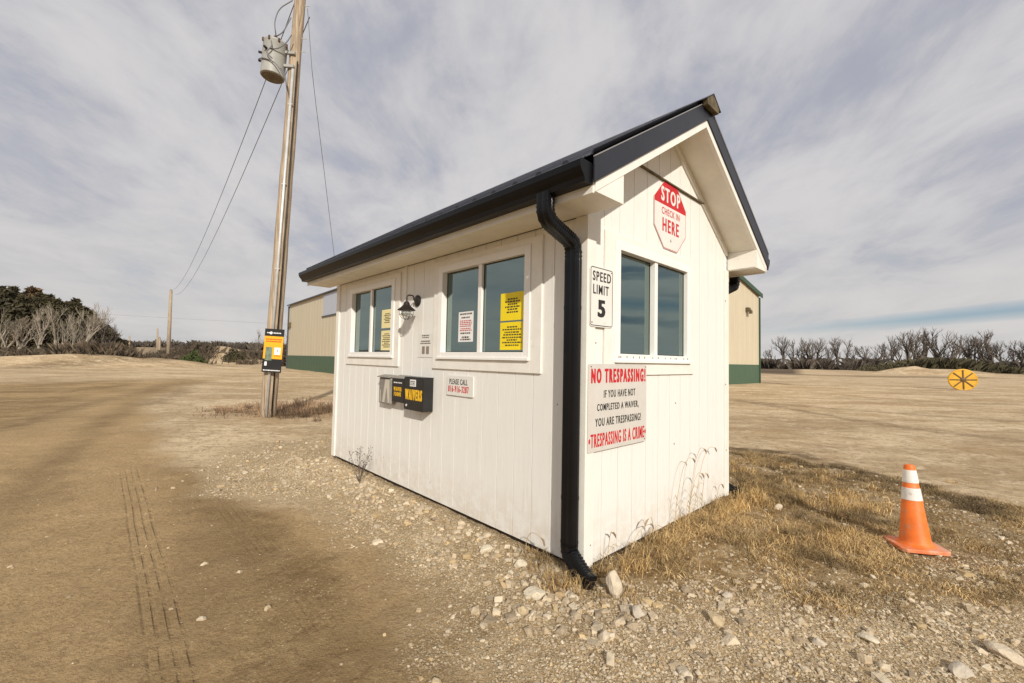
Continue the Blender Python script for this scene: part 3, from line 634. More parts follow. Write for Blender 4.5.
# stray nails and knots of rust on the walls
mb = MB()
for (x, z) in ((.055, .16), (1.32, 1.06), (1.30, .70), (.11, 1.55), (2.44, 2.1), (2.44, 1.2), (2.45, .5)): mb.ico((x, -.002 if .085 < x < W-.08 else -.017, z), .007, .1, (1, .5, 1))
for (y, z) in ((1.9, .18), (2.9, .25), (.25, 1.1)): mb.ico((-.001, y, z), .006, .1, (.5, 1, 1))
mb.each('nail_head', 'screw', S)

# ------------------------------------------------------------ things fixed on the shack
def on_long(y, z, off=.003):  # local +x runs towards the near corner
    p = Vector((OX, OY, 0))+gx*(-off)+gy*y; return (p.x, p.y, z), YAW-math.pi/2
def on_gable(x, z, off=.003):
    p = Vector((OX, OY, 0))+gx*x+gy*(-off); return (p.x, p.y, z), YAW
def rrect(w_, h_, r_, n=4):
    o = []
    for cx, cz, s0 in ((w_-r_, h_-r_, 0), (r_, h_-r_, 90), (r_, r_, 180), (w_-r_, r_, 270)):
        for q in range(n+1): an = R(s0+90*q/n); o.append((cx+r_*math.cos(an), cz+r_*math.sin(an)))
    return o
def plate(name, loc_rz, label, cat, w_, h_, m, r_=.012, th=.003, group=None):
    loc, rz = loc_rz; t = empty(name, loc, rz); tag(t, label, cat, group)
    mb = MB(); mb.extr(rrect(w_, h_, r_)[::-1], 0, 'y', -th, 0); mb.build('plate', m, t); return t
def ring(parent, outer, inner, m, y=-.0032, name='border'):
    n = len(outer); mb = MB(); mb.add([(a, y, b) for a, b in outer]+[(a, y, b) for a, b in inner], [(i, n+i, n+(i+1) % n, (i+1) % n) for i in range(n)]); return mb.build(name, m, parent)
# NO TRESPASSING
t = plate('no_trespassing_sign', on_gable(.0, .79, .020), 'large grey-white NO TRESPASSING sign below the gable window', 'sign', .775, .612, 'signg')
lettering(t, [('NO TRESPASSING!', .035, .755, .475, .580, .028), ('•TRESPASSING IS A CRIME•', .012, .765, .030, .125, .016)], 'red', 'red_lettering')
lettering(t, [('IF YOU HAVE NOT', .185, .605, .370, .425, .016), ('COMPLETED A WAIVER,', .105, .655, .272, .330, .016), ('YOU ARE TRESPASSING!', .085, .690, .172, .230, .016)], 'black', 'black_lettering')
mb = MB()
for x, z in ((.03, .592), (.755, .592), (.75, .02)): mb.lathe([(.006, 0), (.005, .003)], (x, -.003, z), 8, Matrix.Rotation(R(90), 4, 'X'))
mb.each('screw', 'screw', t)
# SPEED LIMIT 5
t = plate('speed_limit_sign', on_gable(.006, 1.662, .020), 'white SPEED LIMIT 5 sign beside the gable window', 'sign', .284, .430, 'sign', .026)
def inset(w_, h_, r_, k): return [(a+k, b+k) for a, b in rrect(w_-2*k, h_-2*k, max(r_-k, .004))]
ring(t, inset(.284, .430, .026, .007), inset(.284, .430, .026, .013), 'black')
lettering(t, [('SPEED', .032, .252, .325, .395, .015), ('LIMIT', .038, .225, .232, .300, .015), ('5', .098, .180, .070, .195, .035)], 'black')
mb = MB(); mb.lathe([(.006, 0), (.005, .003)], (.026, -.003, .030), 8, Matrix.Rotation(R(90), 4, 'X')); mb.lathe([(.006, 0), (.005, .003)], (.258, -.003, .405), 8, Matrix.Rotation(R(90), 4, 'X')); mb.each('screw', 'screw', t)
# STOP CHECK IN HERE
loc, rz = on_gable(1.205, 2.715, .006); t = empty('stop_sign', loc, rz); tag(t, 'red and white eight-sided STOP CHECK IN HERE sign in the gable', 'sign')
def octo(r_): return [(r_*math.cos(R(22.5+45*i)), r_*math.sin(R(22.5+45*i))) for i in range(8)]
ro = .2975/math.cos(R(22.5))
mb = MB(); mb.extr(octo(ro)[::-1], 0, 'y', -.003, 0); mb.build('plate', 'sign', t)
ring(t, octo(ro*.992), octo(ro*.972), 'red')
oc = octo(ro*.972); top = [p for p in oc if p[1] > .07]; xr = oc[0][0]
topp = [(xr, .085), oc[0], oc[1], oc[2], oc[3], (-xr, .085)]
mb = MB(); mb.add([(a, -.0034, b) for a, b in topp], [tuple(range(len(topp)))]); mb.build('red_field', 'red', t)
lettering(t, [('STOP', -.175, .175, .115, .245, .020)], 'sign', 'white_lettering', -.0040)
lettering(t, [('CHECK IN', -.165, .165, .000, .062, .010), ('HERE', -.150, .150, -.150, -.030, .020)], 'red', 'red_lettering')
mb = MB(); mb.box(-.005, .005, -.0038, -.0034, -.215, -.200); mb.add([(-.012, -.0036, -.222), (.012, -.0036, -.222), (0, -.0036, -.205)], [(0, 1, 2)]); mb.build('mark', 'ink', t)
# PLEASE CALL
t = plate('phone_sign', on_long(1.638, 1.073, .003), 'small white PLEASE CALL sign with a red phone number', 'sign', .408, .184, 'sign', .006, .012)
lettering(t, [('PLEASE CALL', .045, .325, .103, .155, .016)], 'black', 'black_lettering', -.0125)
lettering(t, [('816-916-3287', .028, .345, .030, .092, .018)], 'red', 'red_lettering', -.0125)
def dashes(mb, x0, x1, z, h_, rr, y=-.0016):
    x = x0
    while x < x1-.006:
        w_ = min(rr.uniform(.012, .034), x1-x); mb.add([(x, y, z), (x+w_, y, z), (x+w_, y, z+h_), (x, y, z+h_)], [(0, 1, 2, 3)]); x += w_+.007
def notice(loc_rz, w_, h_, m, label, rows, ink='ink', tilt=0., redrows=(), name='paper_notice', group=None):
    t = plate(name, loc_rz, label, 'notice', w_, h_, m, .002, .001, group); t.rotation_euler.y = tilt; rr = random.Random(len(label)*7+int(w_*1e3)); a, b = MB(), MB()
    for i, (z, h2, f) in enumerate(rows):
        dashes(b if i in redrows else a, w_*(.5-f/2), w_*(.5+f/2), h_*z, h_*h2, rr)
    a.build('print', ink, t)
    if redrows: b.build('red_print', 'inkred', t)
    return t
r6 = [(.74, .055, .40), (.65, .055, .62), (.55, .055, .38), (.46, .055, .62), (.37, .055, .40), (.27, .055, .48)]
r8 = [(.80, .05, .42), (.71, .05, .80), (.61, .05, .62), (.52, .05, .72), (.42, .05, .80), (.33, .05, .42), (.24, .05, .80), (.14, .05, .55)]
def ongl(y, z, d_): return on_long(y, z, -d_+.0016)
notice(ongl(1.535, 1.578, .014+.02), .228, .284, 'paper', 'white notice with red lines taped inside the nearer long-wall window', [(.90, .05, .80), (.78, .05, .6), (.68, .035, .8), (.62, .035, .8), (.56, .035, .8), (.50, .035, .8), (.42, .035, .7), (.36, .035, .8), (.26, .05, .7), (.12, .06, .5), (.05, .05, .7)], redrows=(2, 3, 4, 5, 6, 7))
notice(ongl(.910, 1.744, .014), .292, .232, 'yellow', 'bright yellow notice, upper of two in the nearer window', r6)
notice(ongl(.910, 1.500, .014), .292, .230, 'yellow', 'bright yellow notice, lower of two in the nearer window', r8)
notice(ongl(3.085, 1.768, .014), .285, .222, 'paleyellow', 'faded yellow notice, upper of two in the farther window', r6)
notice(ongl(3.085, 1.502, .014), .285, .236, 'paleyellow', 'faded yellow notice, lower of two in the farther window', r8)
t = notice(on_long(2.195, 1.425, .004), .275, .245, 'sign', 'small faded white card between lamp and mailboxes', [(.90, .05, .5), (.82, .04, .5), (.66, .05, .62), (.57, .05, .7)], name='wall_card')
mb = MB()
for x in (.075, .155): mb.add([(x, -.0016, .07), (x+.055, -.0016, .07), (x+.055, -.0016, .115), (x, -.0016, .115)], [(0, 1, 2, 3)]); mb.add([(x, -.0017, .035), (x+.055, -.0017, .035), (x+.055, -.0017, .07), (x, -.0017, .07)], [(0, 1, 2, 3)])
mb.each('picture', mat('faded print', (.25, .20, .17), .7), t)
# document boxes
loc, rz = on_long(2.27, .88, .0); t = empty('waiver_box', loc, rz); tag(t, 'black wall box lettered WAIVERS in yellow, largest of three', 'mailbox', 'boxes on the long wall')
mb = MB(); mb.box(0, .383, -.115, -.001, 0, .335); mb.build('body', 'blackbox', t, bevel=.006)
mb = MB(); mb.box(-.003, .386, -.118, -.001, .336, .341); mb.build('lid', 'blackbox', t, bevel=.002)
lettering(t, [('WAIVERS', .030, .355, .105, .215, .035)], 'orangetxt', 'lettering', -.1175)
mb = MB(); mb.box(.12, .235, -.1175, -.1155, .245, .315); st = mb.build('sticker', 'paper', t)
mb = MB(); rr = random.Random(4)
for z in (.258, .275, .292): dashes(mb, .132, .225, z, .009, rr, -.119)
mb.build('sticker_print', 'ink', st)
mb = MB(); mb.lathe([(.014, 0), (.012, .006)], (.055, -.115, .045), 12, Matrix.Rotation(R(90), 4, 'X')); mb.build('lock', 'conduit', t)
loc, rz = on_long(2.565, .935, .0); t = empty('form_box', loc, rz); tag(t, 'small black box with yellow lettering, middle of three on the wall', 'mailbox', 'boxes on the long wall')
mb = MB(); mb.box(0, .255, -.10, -.001, 0, .255); mb.build('body', 'blackbox', t, bevel=.004)
mb = MB(); mb.hexa([(-.004, -.105, .256), (.259, -.105, .256), (.259, -.001, .285), (-.004, -.001, .285), (-.004, -.105, .262), (.259, -.105, .262), (.259, -.001, .291), (-.004, -.001, .291)]); mb.build('lid', 'greybox', t, bevel=.002)
lettering(t, [('WAIVER', .045, .215, .120, .165, .03), ('FORMS', .055, .205, .065, .110, .03)], 'orangetxt', 'lettering', -.1015)
mb = MB(); dashes(mb, .04, .22, .205, .012, random.Random(2), -.1015); mb.build('fine_print', 'paper', t)
loc, rz = on_long(2.93, .885, .0); t = empty('leaflet_holder', loc, rz); tag(t, 'weathered grey leaflet box with a folded white sheet, leftmost of three', 'mailbox', 'boxes on the long wall')
mb = MB(); mb.extr([(0, 0), (.285, 0), (.285, .30), (0, .30)][::-1], 0, 'y', -.075, -.001); mb.build('body', 'greybox', t, bevel=.018, bseg=3)
mb = MB(); mb.hexa([(-.006, -.10, .300), (.29, -.10, .300), (.29, -.001, .318), (-.006, -.001, .318), (-.006, -.10, .312), (.29, -.10, .312), (.29, -.001, .335), (-.006, -.001, .335)]); mb.build('lid', 'greybox', t, bevel=.006)
mb = MB(); mb.add([(.16, -.0775, .285), (.265, -.0775, .285), (.275, -.0775, .02), (.235, -.0775, .02), (.195, -.0775, .19), (.155, -.0775, .02), (.10, -.0775, .02)], [(0, 6, 5, 4), (0, 4, 1), (4, 3, 2, 1)])
mb.add([(.04, -.0775, .02), (.06, -.0775, .02), (.06, -.0775, .16), (.04, -.0775, .16)], [(0, 1, 2, 3)]); mb.build('leaflet', 'whitep', t)
# barn lamp: the gooseneck arm runs out along the wall normal
loc, rz = on_long(2.235, 2.03, .0); t = empty('wall_lamp', loc, rz); tag(t, 'dark bronze barn lamp on the long wall between its windows', 'lamp')
mb = MB(); mb.lathe([(.062, 0), (.062, .012), (.045, .022), (.02, .028)], (0, -.001, 0), 20, Matrix.Rotation(R(90), 4, 'X')); mb.build('backplate', 'lamp', t, smooth=True)
mb = MB(); mb.tube(bez([(0, -.02, 0), (0, -.05, 0), (0, -.055, .05), (0, -.135, .05), (0, -.135, -.03)]), .008, 8); mb.build('arm', 'lamp', t, smooth='all')
mb = MB(); mb.lathe([(.018, -.02), (.030, -.035), (.034, -.055), (.045, -.070), (.088, -.105), (.095, -.112), (.090, -.116), (.045, -.085), (.010, -.08)], (0, -.135, 0), 24); mb.build('lamp_shade', 'lamp', t, smooth=True)
mb = MB(); mb.lathe([(.045, -.092), (.058, -.12), (.058, -.150), (.046, -.180), (.024, -.1355), (.004, -.21)], (0, -.135, 0), 20); mb.build('globe', 'lampglass', t, smooth='all')
mb = MB()
for k in range(6):
    a = k*math.pi/3; mb.tube([(.072*math.cos(a), -.135+.072*math.sin(a), -.125), (.072*math.cos(a), -.135+.072*math.sin(a), -.155), (.054*math.cos(a), -.135+.054*math.sin(a), -.19), (.01*math.cos(a), -.135+.01*math.sin(a), -.215)], .0025, 5)
mb.tube([(.071*math.cos(a), -.135+.071*math.sin(a), -.160) for a in np.linspace(0, 2*math.pi, 20)], .0025, 5); mb.build('wire_guard', 'lamp', t)

# ------------------------------------------------------------ traffic cone
ct = empty('traffic_cone', (3.275, 3.525, gz(3.245, 3.525)+.012), math.atan2(-.39, .21)+R(45)); ct.rotation_euler.x = R(-2); ct.rotation_euler.y = R(-2)
tag(ct, 'orange traffic cone with two white collars standing in the dry grass', 'traffic cone')
hs = .158; mb = MB()
n_ = 10; vs = []; 
oc = [(hs, -hs*.82), (hs, hs*.82), (hs*.82, hs), (-hs*.82, hs), (-hs, hs*.82), (-hs, -hs*.82), (-hs*.82, -hs), (hs*.82, -hs)]
mb.extr([(a, b) for a, b in oc], 0, 'z', 0, .030); mb.build('base', 'coneb', ct, bevel=.006)
CR = lambda z: .100-(z-.03)*.106
mb = MB(); mb.lathe([(.126, .030), (.114, .036), (CR(.05)+.004, .05), (CR(.06), .062), (CR(.635), .635), (.030, .650), (.022, .650)], n=32); body = mb.build('cone_body', 'coneo', ct, smooth=True)
for z0, z1 in ((.375, .470), (.510, .610)):
    mb = MB(); mb.lathe([(CR(z0)+.0005, z0), (CR(z0)+.003, z0+.002), (CR(z1)+.003, z1-.002), (CR(z1)+.0005, z1)], n=32); mb.build('white_collar', 'conew', ct, smooth=True)

# ------------------------------------------------------------ utility pole with transformer
base = Vector((-5.72, 10.24, gz(-5.72, 10.24))); topv = pix(301.5, -22, depth=9.95); up_ = (topv-base)
PT = empty('utility_pole', base); tag(PT, 'tall leaning wooden utility pole with a conduit, placard fixed low on it', 'utility pole', 'wooden poles')
mb = MB(); pts = [up_*f for f in np.linspace(-.02, 1.06, 24)]
mb.tube([p+Vector((random.uniform(-.006, .006), random.uniform(-.006, .006), 0)) for p in pts], list(np.linspace(.175, .115, 24)), 18); mb.build('pole_shaft', 'pole', PT, smooth='all')
def onp(f, dx=0, dy=0): return up_*f+Vector((dx, dy, 0))
mb = MB(); mb.tube([onp(.0, .06, -.185), onp(.40, .055, -.170), onp(.78, .045, -.15)], .032, 10); mb.build('conduit', 'conduit', PT, smooth='all')
mb = MB(); mb.tube([onp(.0, .155, -.14), onp(.40, .14, -.13), onp(.80, .12, -.11)], .016, 8); mb.build('ground_wire', 'lamp', PT, smooth='all')
mb = MB()
for f in (.15, .33, .52, .7): p = onp(f, .05, -.20+.045*f); mb.box(p.x-.05, p.x+.05, p.y-.006, p.y+.03, p.z-.012, p.z+.012)
for f, s in ((.985, 1), (.935, 1), (.86, 1), (.83, 1), (.985, -1)): p = onp(f); mb.tube([p+Vector((.10*s, 0, 0)), p+Vector((.24*s, 0, .0))], .010, 6)
mb.each('bolt', 'conduit', PT)
tp = pix(274, 61, depth=9.85); TT = empty('transformer', tp); TT.rotation_euler = (0, R(3), 0)
tag(TT, 'grey cylindrical transformer hanging near the top of the pole', 'transformer')
mb = MB(); mb.lathe([(.235, -.40), (.255, -.385), (.255, .36), (.262, .37), (.262, .40), (.22, .44), (.08, .47)], n=28); mb.build('tank', 'tank', TT, smooth=True)
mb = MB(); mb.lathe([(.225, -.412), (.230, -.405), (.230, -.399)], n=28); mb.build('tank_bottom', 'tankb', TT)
mb = MB()
for z in (.22, -.10): mb.box(.22, .48, -.03, .03, z-.03, z+.03)
mb.each('bracket', 'tank', TT)
mb = MB()
for a in range(0, 360, 45): mb.box(.262*math.cos(R(a))-.018, .262*math.cos(R(a))+.018, .262*math.sin(R(a))-.018, .262*math.sin(R(a))+.018, .34, .42)
mb.each('lid_clamp', 'ceramic', TT)
for x, y in ((.02, -.06), (-.08, .08)):
    mb = MB(); mb.lathe([(.03, .44), (.045, .46), (.03, .48), (.045, .50), (.03, .52), (.042, .54), (.02, .57), (.008, .60)], (x, y, 0), 12); mb.build('bushing', 'ceramic', TT, smooth=True)
mb = MB()
for z, a in ((.12, 200), (-.05, 190), (.12, 260)): c_, s_2 = math.cos(R(a)), math.sin(R(a)); mb.tube([(.25*c_, .25*s_2, z), (.33*c_, .33*s_2, z)], .028, 8)
mb.each('terminal', 'lamp', TT)
wl = MB()
for p in ([(.02, -.06, .60), (-.02, -.1, .85), (.05, -.1, 1.2), (.30, 0, 1.5)], [(-.30, -.1, -.05), (-.1, -.28, -.12), (.2, -.28, -.2), (.42, -.2, -.5), (.46, -.16, -.75)], [(.05, -.26, .3), (.12, -.32, .12), (-.02, -.33, -.02), (.14, -.3, -.14)],
          [(.02, -.26, .12), (.2, -.25, .12), (.36, -.2, .3), (.44, -.15, .55)], [(.02, -.06, .55), (.2, -.1, .62), (.36, -.1, 1.0)], [(.46, -.17, -.72), (.40, -.2, -.4), (.30, -.22, -.3)]):
    wl.tube(dens(bez(p), .08), .013, 6)
wl.each('lead_wire', 'wire', TT, smooth='all')
# placard on the pole
p0 = pix(261.5, 371.8, depth=9.90); hh = 1.0
t = empty('pole_placard', p0); tag(t, 'black and orange placard fastened low on the leaning pole', 'sign'); t.rotation_euler = (0, R(2.6), R(4))
wS = .43; mb = MB(); mb.extr([(0, 0), (wS, 0), (wS, hh), (0, hh)][::-1], 0, 'y', -.006, 0); mb.build('plate', 'blackbox', t)
mb = MB(); mb.box(.004, wS-.004, -.009, -.0065, .31, .83); mb.build('orange_panel', 'orange', t)
rr = random.Random(3); mb = MB()
for z, f in ((.745, .36), (.695, .34)): dashes(mb, wS/2-f/2, wS/2+f/2, z, .028, rr, -.0095)
mb.build('red_print', mat('red print', (.45, .03, .01), .6), t)
mb = MB(); mb.box(.05, .20, -.012, -.0092, .27, .58); mb.build('picture', mat('grey green picture', (.15, .19, .13), .6, var=.4, vscale=12), t)
mb = MB(); mb.box(.245, .385, -.012, -.0092, .41, .575); mb.build('white_square', 'paper', t)
mb = MB(); mb.lathe([(.014, 0), (.014, .002)], (.315, -.012, .50), 12, Matrix.Rotation(R(90), 4, 'X')); dashes(mb, .25, .38, .375, .018, rr, -.0095); mb.build('mark', 'ink', t)
mb = MB(); mb.lathe([(.032, 0), (.032, .002)], (.14, -.0065, .905), 14, Matrix.Rotation(R(90), 4, 'X')); dashes(mb, .19, .37, .895, .022, rr, -.0068); dashes(mb, .05, .11, .895, .022, rr, -.0068); dashes(mb, .03, .40, .035, .022, rr, -.0068); mb.box(.05, .10, -.0075, -.0065, .15, .24); mb.build('white_print', 'paper', t)

def catenary(a, b, sag, n=28):
    a, b = Vector(a), Vector(b); return [a.lerp(b, i/n)-Vector((0, 0, sag*4*(i/n)*(1-i/n))) for i in range(n+1)]
# distant poles
def small_pole(u, vb, vt, dep, rad_, label, ut=None):
    b = pix(u, vb, depth=dep); tpv = pix(ut if ut else u, vt, depth=dep); zb = gz(b.x, b.y)
    t = empty('utility_pole', (b.x, b.y, zb-.1)); tag(t, label, 'utility pole', 'wooden poles'); h_ = tpv.z-zb+.1
    mb = MB(); mb.tube([(0, 0, 0), ((tpv.x-b.x)*.5, 0, h_/2), (tpv.x-b.x, 0, h_)], [rad_, rad_*.85, rad_*.7], 10); mb.build('pole_shaft', 'pole', t, smooth='all')
    mb = MB(); mb.tube([(tpv.x-b.x, 0, h_*.96), (tpv.x-b.x+.22, -.05, h_*.97)], .03, 6); mb.lathe([(.05, 0), (.06, .05), (.03, .10), (.01, .14)], (tpv.x-b.x, 0, h_), 8); mb.build('insulator', 'ceramic', t)
    return Vector((tpv.x, tpv.y, tpv.z))
q2 = small_pole(168, 361, 290, 62, .26, 'bare wooden utility pole, tallest of those beyond the dirt yard', 171)
small_pole(159.5, 360, 337.5, 72, .20, 'short wooden pole just left of the tall distant pole')
small_pole(157.5, 352, 328.5, 130, .28, 'thin distant pole behind the short wooden pole')
small_pole(129.5, 350, 336, 170, .32, 'faint distant pole above the pale track')
small_pole(115.5, 347, 334, 230, .35, 'faintest distant pole at the right end of the cedars')
a1, a2 = base+onp(.985, -.18), base+onp(.985, .18)
for a, b, dz, lab in ((a1, q2+Vector((-.1, 0, 0)), .0, 'left overhead wire running down to the distant tall pole'), (a2, q2+Vector((.5, 0, -.6)), .4, 'right overhead wire running down to the distant tall pole')):
    a = a-Vector((.0, 0, .7 if dz else .3)); mb = MB(); mb.tube(catenary(a+Vector((0, .12, 0)), b, 2.0), .011, 5); o = mb.build('overhead_wire', 'wire'); tag(o, lab, 'wire', 'overhead wires')
mb = MB(); s0 = base+onp(.93, .20); e0 = pix(334.5, 258, depth=14); e1 = pix(338, 300, depth=15); mb.tube([s0, pix(312, 70, depth=10.3), pix(316, 105, depth=10.8), pix(324, 170, depth=12), e0, e1], .007, 5); o = mb.build('overhead_wire', 'wire'); tag(o, 'thin wire dropping from the near pole behind the shack roof', 'wire', 'overhead wires')
mb = MB(); a = pix(-260, 285, depth=150); b = pix(620, 335, depth=150); mb.tube(catenary(a, b, 3.0), .022, 4); o = mb.build('overhead_wire', 'wire'); tag(o, 'faint level power line far across the sky behind the poles', 'wire', 'overhead wires')

# ------------------------------------------------------------ big tan metal hall behind
bn = Vector((.3, 17.9)); br_ = Vector((19.65, 34.26)); bl_ = Vector((-24.88, 47.88)); BH = 6.95
vg = (br_-bn); GW = vg.length; vg.normalize(); vl = (bl_-bn); BL = vl.length; vl.normalize()
B = empty('metal_hall', (bn.x, bn.y, -.1), math.atan2(vg.y, vg.x)); tag(B, 'large tan metal hall with a green lower band behind the shack', 'building')
ang = math.atan2(vl.y, vl.x)-math.atan2(vg.y, vg.x); lx, ly = math.cos(ang), math.sin(ang)
def ribbed(p0, dirv, length, z0, ztop, nrm, name, m, pitch=.9):
    mb = MB(); ln = []; s = 0
    while s < length:
        for ds, dd_ in ((0, 0), (.12, 0), (.15, .014), (.22, .014), (.25, 0)): 
            if s+ds <= length: ln.append((s+ds, dd_))
        s += pitch
    ln.append((length, 0)); vs = []
    for s, dd_ in ln:
        x, y = p0[0]+dirv[0]*s+nrm[0]*dd_, p0[1]+dirv[1]*s+nrm[1]*dd_; vs += [(x, y, z0), (x, y, ztop(s))]
    mb.add(vs, [(2*i, 2*i+2, 2*i+3, 2*i+1) for i in range(len(ln)-1)]); return mb.build(name, m, B)
gt = lambda s: BH+.1+min(s, GW-s)*.25
ribbed((0, 0), (1, 0), GW, 1.5, gt, (0, -1), 'gable_wall', 'tan'); ribbed((0, -.03), (1, 0), GW, 0, lambda s: 1.5, (0, -1), 'lower_band', 'green')
ribbed((0, 0), (lx, ly), BL, 1.5, lambda s: BH+.1, (-1, 0), 'long_wall', 'tan'); ribbed((-.03, 0), (lx, ly), BL, 0, lambda s: 1.5, (-1, 0), 'lower_band', 'green')
Rm = Vector((GW+lx*BL, ly*BL)); ribbed((GW, 0), (lx, ly), BL, 0, lambda s: BH+.1, (1, 0), 'far_wall', 'tan', 3); ribbed((lx*BL, ly*BL), (1, 0), GW, 0, gt, (0, 1), 'rear_wall', 'tan', 3)
mb = MB()
for k in (0, 1):
    a = (-.25 if k == 0 else GW+.25); za = BH+.1-.06
    o = .15; A0 = (a-lx*o, -ly*o, za); A1 = (a+lx*(BL+o), ly*(BL+o), za); C0 = (GW/2-lx*o, -ly*o, za+(GW/2+.25)*.25); C1 = (GW/2+lx*(BL+o), ly*(BL+o), za+(GW/2+.25)*.25)
    up2 = lambda p: (p[0], p[1], p[2]+.1); mb.hexa([A0, C0, C1, A1, up2(A0), up2(C0), up2(C1), up2(A1)])
mb.each('roof', 'ltrim', B)
for k in (0, 1):
    mb = MB(); a = (-.26 if k == 0 else GW+.26); mb.hexa([(a, -.22, BH-.12), (GW/2, -.22, BH-.12+GW/2*.25), (GW/2, -.16, BH-.12+GW/2*.25), (a, -.16, BH-.12), (a, -.22, BH+.20), (GW/2, -.22, BH+.20+GW/2*.25), (GW/2, -.16, BH+.20+GW/2*.25), (a, -.16, BH+.20)]); mb.build('rake_trim', 'greend', B)
mb = MB(); mb.box(GW-.02, GW+.10, -.10, .12, 0, BH-.1); mb.build('corner_trim', 'greend', B)
mb = MB(); mb.box(lx*BL-.12, lx*BL+.10, ly*BL-.1, ly*BL+.1, 0, BH); mb.build('corner_trim', 'ltrim', B)
for s, z in ((GW-2.6, 5.55),):
    mb = MB(); mb.box(s, s+.45, -.22, -.04, z, z+.28); mb.box(s+.05, s+.2, -.40, -.22, z-.2, z+.1); mb.box(s+.3, s+.42, -.36, -.22, z-.18, z+.05); mb.each('flood_light', 'capend', B)
def on_bl(s0, s1, z0, z1, off, m, name):
    mb = MB(); a, b = (lx*s0-off, ly*s0), (lx*s1-off, ly*s1); mb.hexa([(a[0], a[1], z0), (b[0], b[1], z0), (b[0]+off-.01, b[1], z0), (a[0]+off-.01, a[1], z0), (a[0], a[1], z1), (b[0], b[1], z1), (b[0]+off-.01, b[1], z1), (a[0]+off-.01, a[1], z1)]); return mb.build(name, m, B)
def s_at(u):   # distance along the long wall for a photo column
    k = (u-512)/430.96; return (bn.x-k*bn.y)/(k*vl.y-vl.x)
sB = s_at(322.5); on_bl(2, sB, 4.95+.1, BH+.02, .06, 'skyl', 'light_panel'); on_bl(2, sB+.3, 4.85+.1, 4.97+.1, .09, 'ltrim', 'panel_trim'); on_bl(BL-1.2, BL-.5, 4.6, 5.1, .25, 'capend', 'flood_light')

# ------------------------------------------------------------ yellow spoked wheel in the field
wp = pix(963, 389.2); wc = Vector((wp.x, wp.y, 0)); wc = wc*(1.0)
dist = math.hypot(wc.x, wc.y); rW = 10.9/430.96*wc.y; rz_ = math.atan2(wc.y, wc.x)-R(90)
T = empty('spoked_disc', (wc.x, wc.y, gz(wc.x, wc.y)), -rz_*0-R(20)); tag(T, 'round yellow spoked disc standing upright far out in the field', 'disc')
hW = 10.0/430.96*wc.y; sq = hW/rW
mb = MB(); n = 30; ot = [(rW*math.cos(2*math.pi*i/n), hW+hW*math.sin(2*math.pi*i/n)) for i in range(n)]; mb.extr(ot[::-1], 0, 'y', -.05, .05); mb.build('disc_face', 'wheely', T)
mb = MB()
for i in range(8):
    a = i*math.pi/4+.02; c_, s_2 = math.cos(a), math.sin(a); px_, pz_ = -s_2*.035, c_*.035
    mb.hexa([(.1*c_-px_, -.085, hW+.1*s_2-pz_), (rW*.96*c_-px_, -.085, hW+hW*.96*s_2-pz_), (rW*.96*c_-px_, -.052, hW+hW*.96*s_2-pz_), (.1*c_-px_, -.052, hW+.1*s_2-pz_), (.1*c_+px_, -.085, hW+.1*s_2+pz_), (rW*.96*c_+px_, -.085, hW+hW*.96*s_2+pz_), (rW*.96*c_+px_, -.052, hW+hW*.96*s_2+pz_), (.1*c_+px_, -.052, hW+.1*s_2+pz_)])
mb.each('spoke', 'wheeld', T)
mb = MB(); mb.tube([(rW*math.cos(a), 0, hW+hW*math.sin(a)) for a in np.linspace(0, 2*math.pi, 31)], .06, 8); mb.build('rim', 'wheely', T)
mb = MB(); mb.lathe([(.16, .052), (.14, .10), (.05, .12)], (0, 0, hW), 14, Matrix.Rotation(R(90), 4, 'X')); mb.build('hub', 'wheeld', T)

# ------------------------------------------------------------ trees
def branch_tree(rr, h_, r0, up_bias=.35, spread=.55, levels=5, twig=True, lean=0., nk=3):
    """bare tree; returns trunk MB and crown MB"""
    tk, cr = MB(), MB()
    def grow(p, d_, ln, r_, lv):
        n = 3; pts = [p]; dd_ = d_.copy()
        for i in range(n):
            dd_ = (dd_+Vector((rr.uniform(-1, 1), rr.uniform(-1, 1), rr.uniform(-.6, 1)))*.16).normalized(); pts.append(pts[-1]+dd_*ln/n)
        e = r_*.70
        (tk if lv == 0 else cr).tube(pts, [r_, r_*.88, r_*.75, e], 7 if lv < 2 else (4 if lv < 3 else 3), caps=False)
        if lv >= levels: return
        k = nk if lv else nk+1
        for i in range(k):
            f = rr.uniform(.35, 1.) if i else 1.
            q = pts[min(3, int(f*3))] if i == 0 else pts[0].lerp(pts[-1], f) if False else pts[max(1, min(3, round(f*3)))]
            nd = (dd_*(1-spread*.6)+Vector((rr.uniform(-1, 1), rr.uniform(-1, 1), rr.uniform(-.25, .8)))*spread+Vector((0, 0, up_bias*.5))).normalized()
            grow(q, nd, ln*rr.uniform(.58, .80), e*rr.uniform(.62, .92), lv+1)
    grow(Vector((0, 0, 0)), Vector((lean, 0, 1)).normalized(), h_*.30, r0, 0)
    mz = max(v[2] for v in cr.v); k = h_/mz
    for m_ in (tk, cr): m_.v = [(a*k, b*k, c*k) for a, b, c in m_.v]
    return tk, cr
bare = []; barek = []
for i in range(6):
    rr = random.Random(100+i); bare.append((branch_tree(rr, 10., .30, .40, .60, 5), branch_tree)); rr = random.Random(100+i); barek.append(branch_tree(rr, 10., .40, .40, .60, 5))
protos = []
class Cache(dict): pass
tm = Cache()
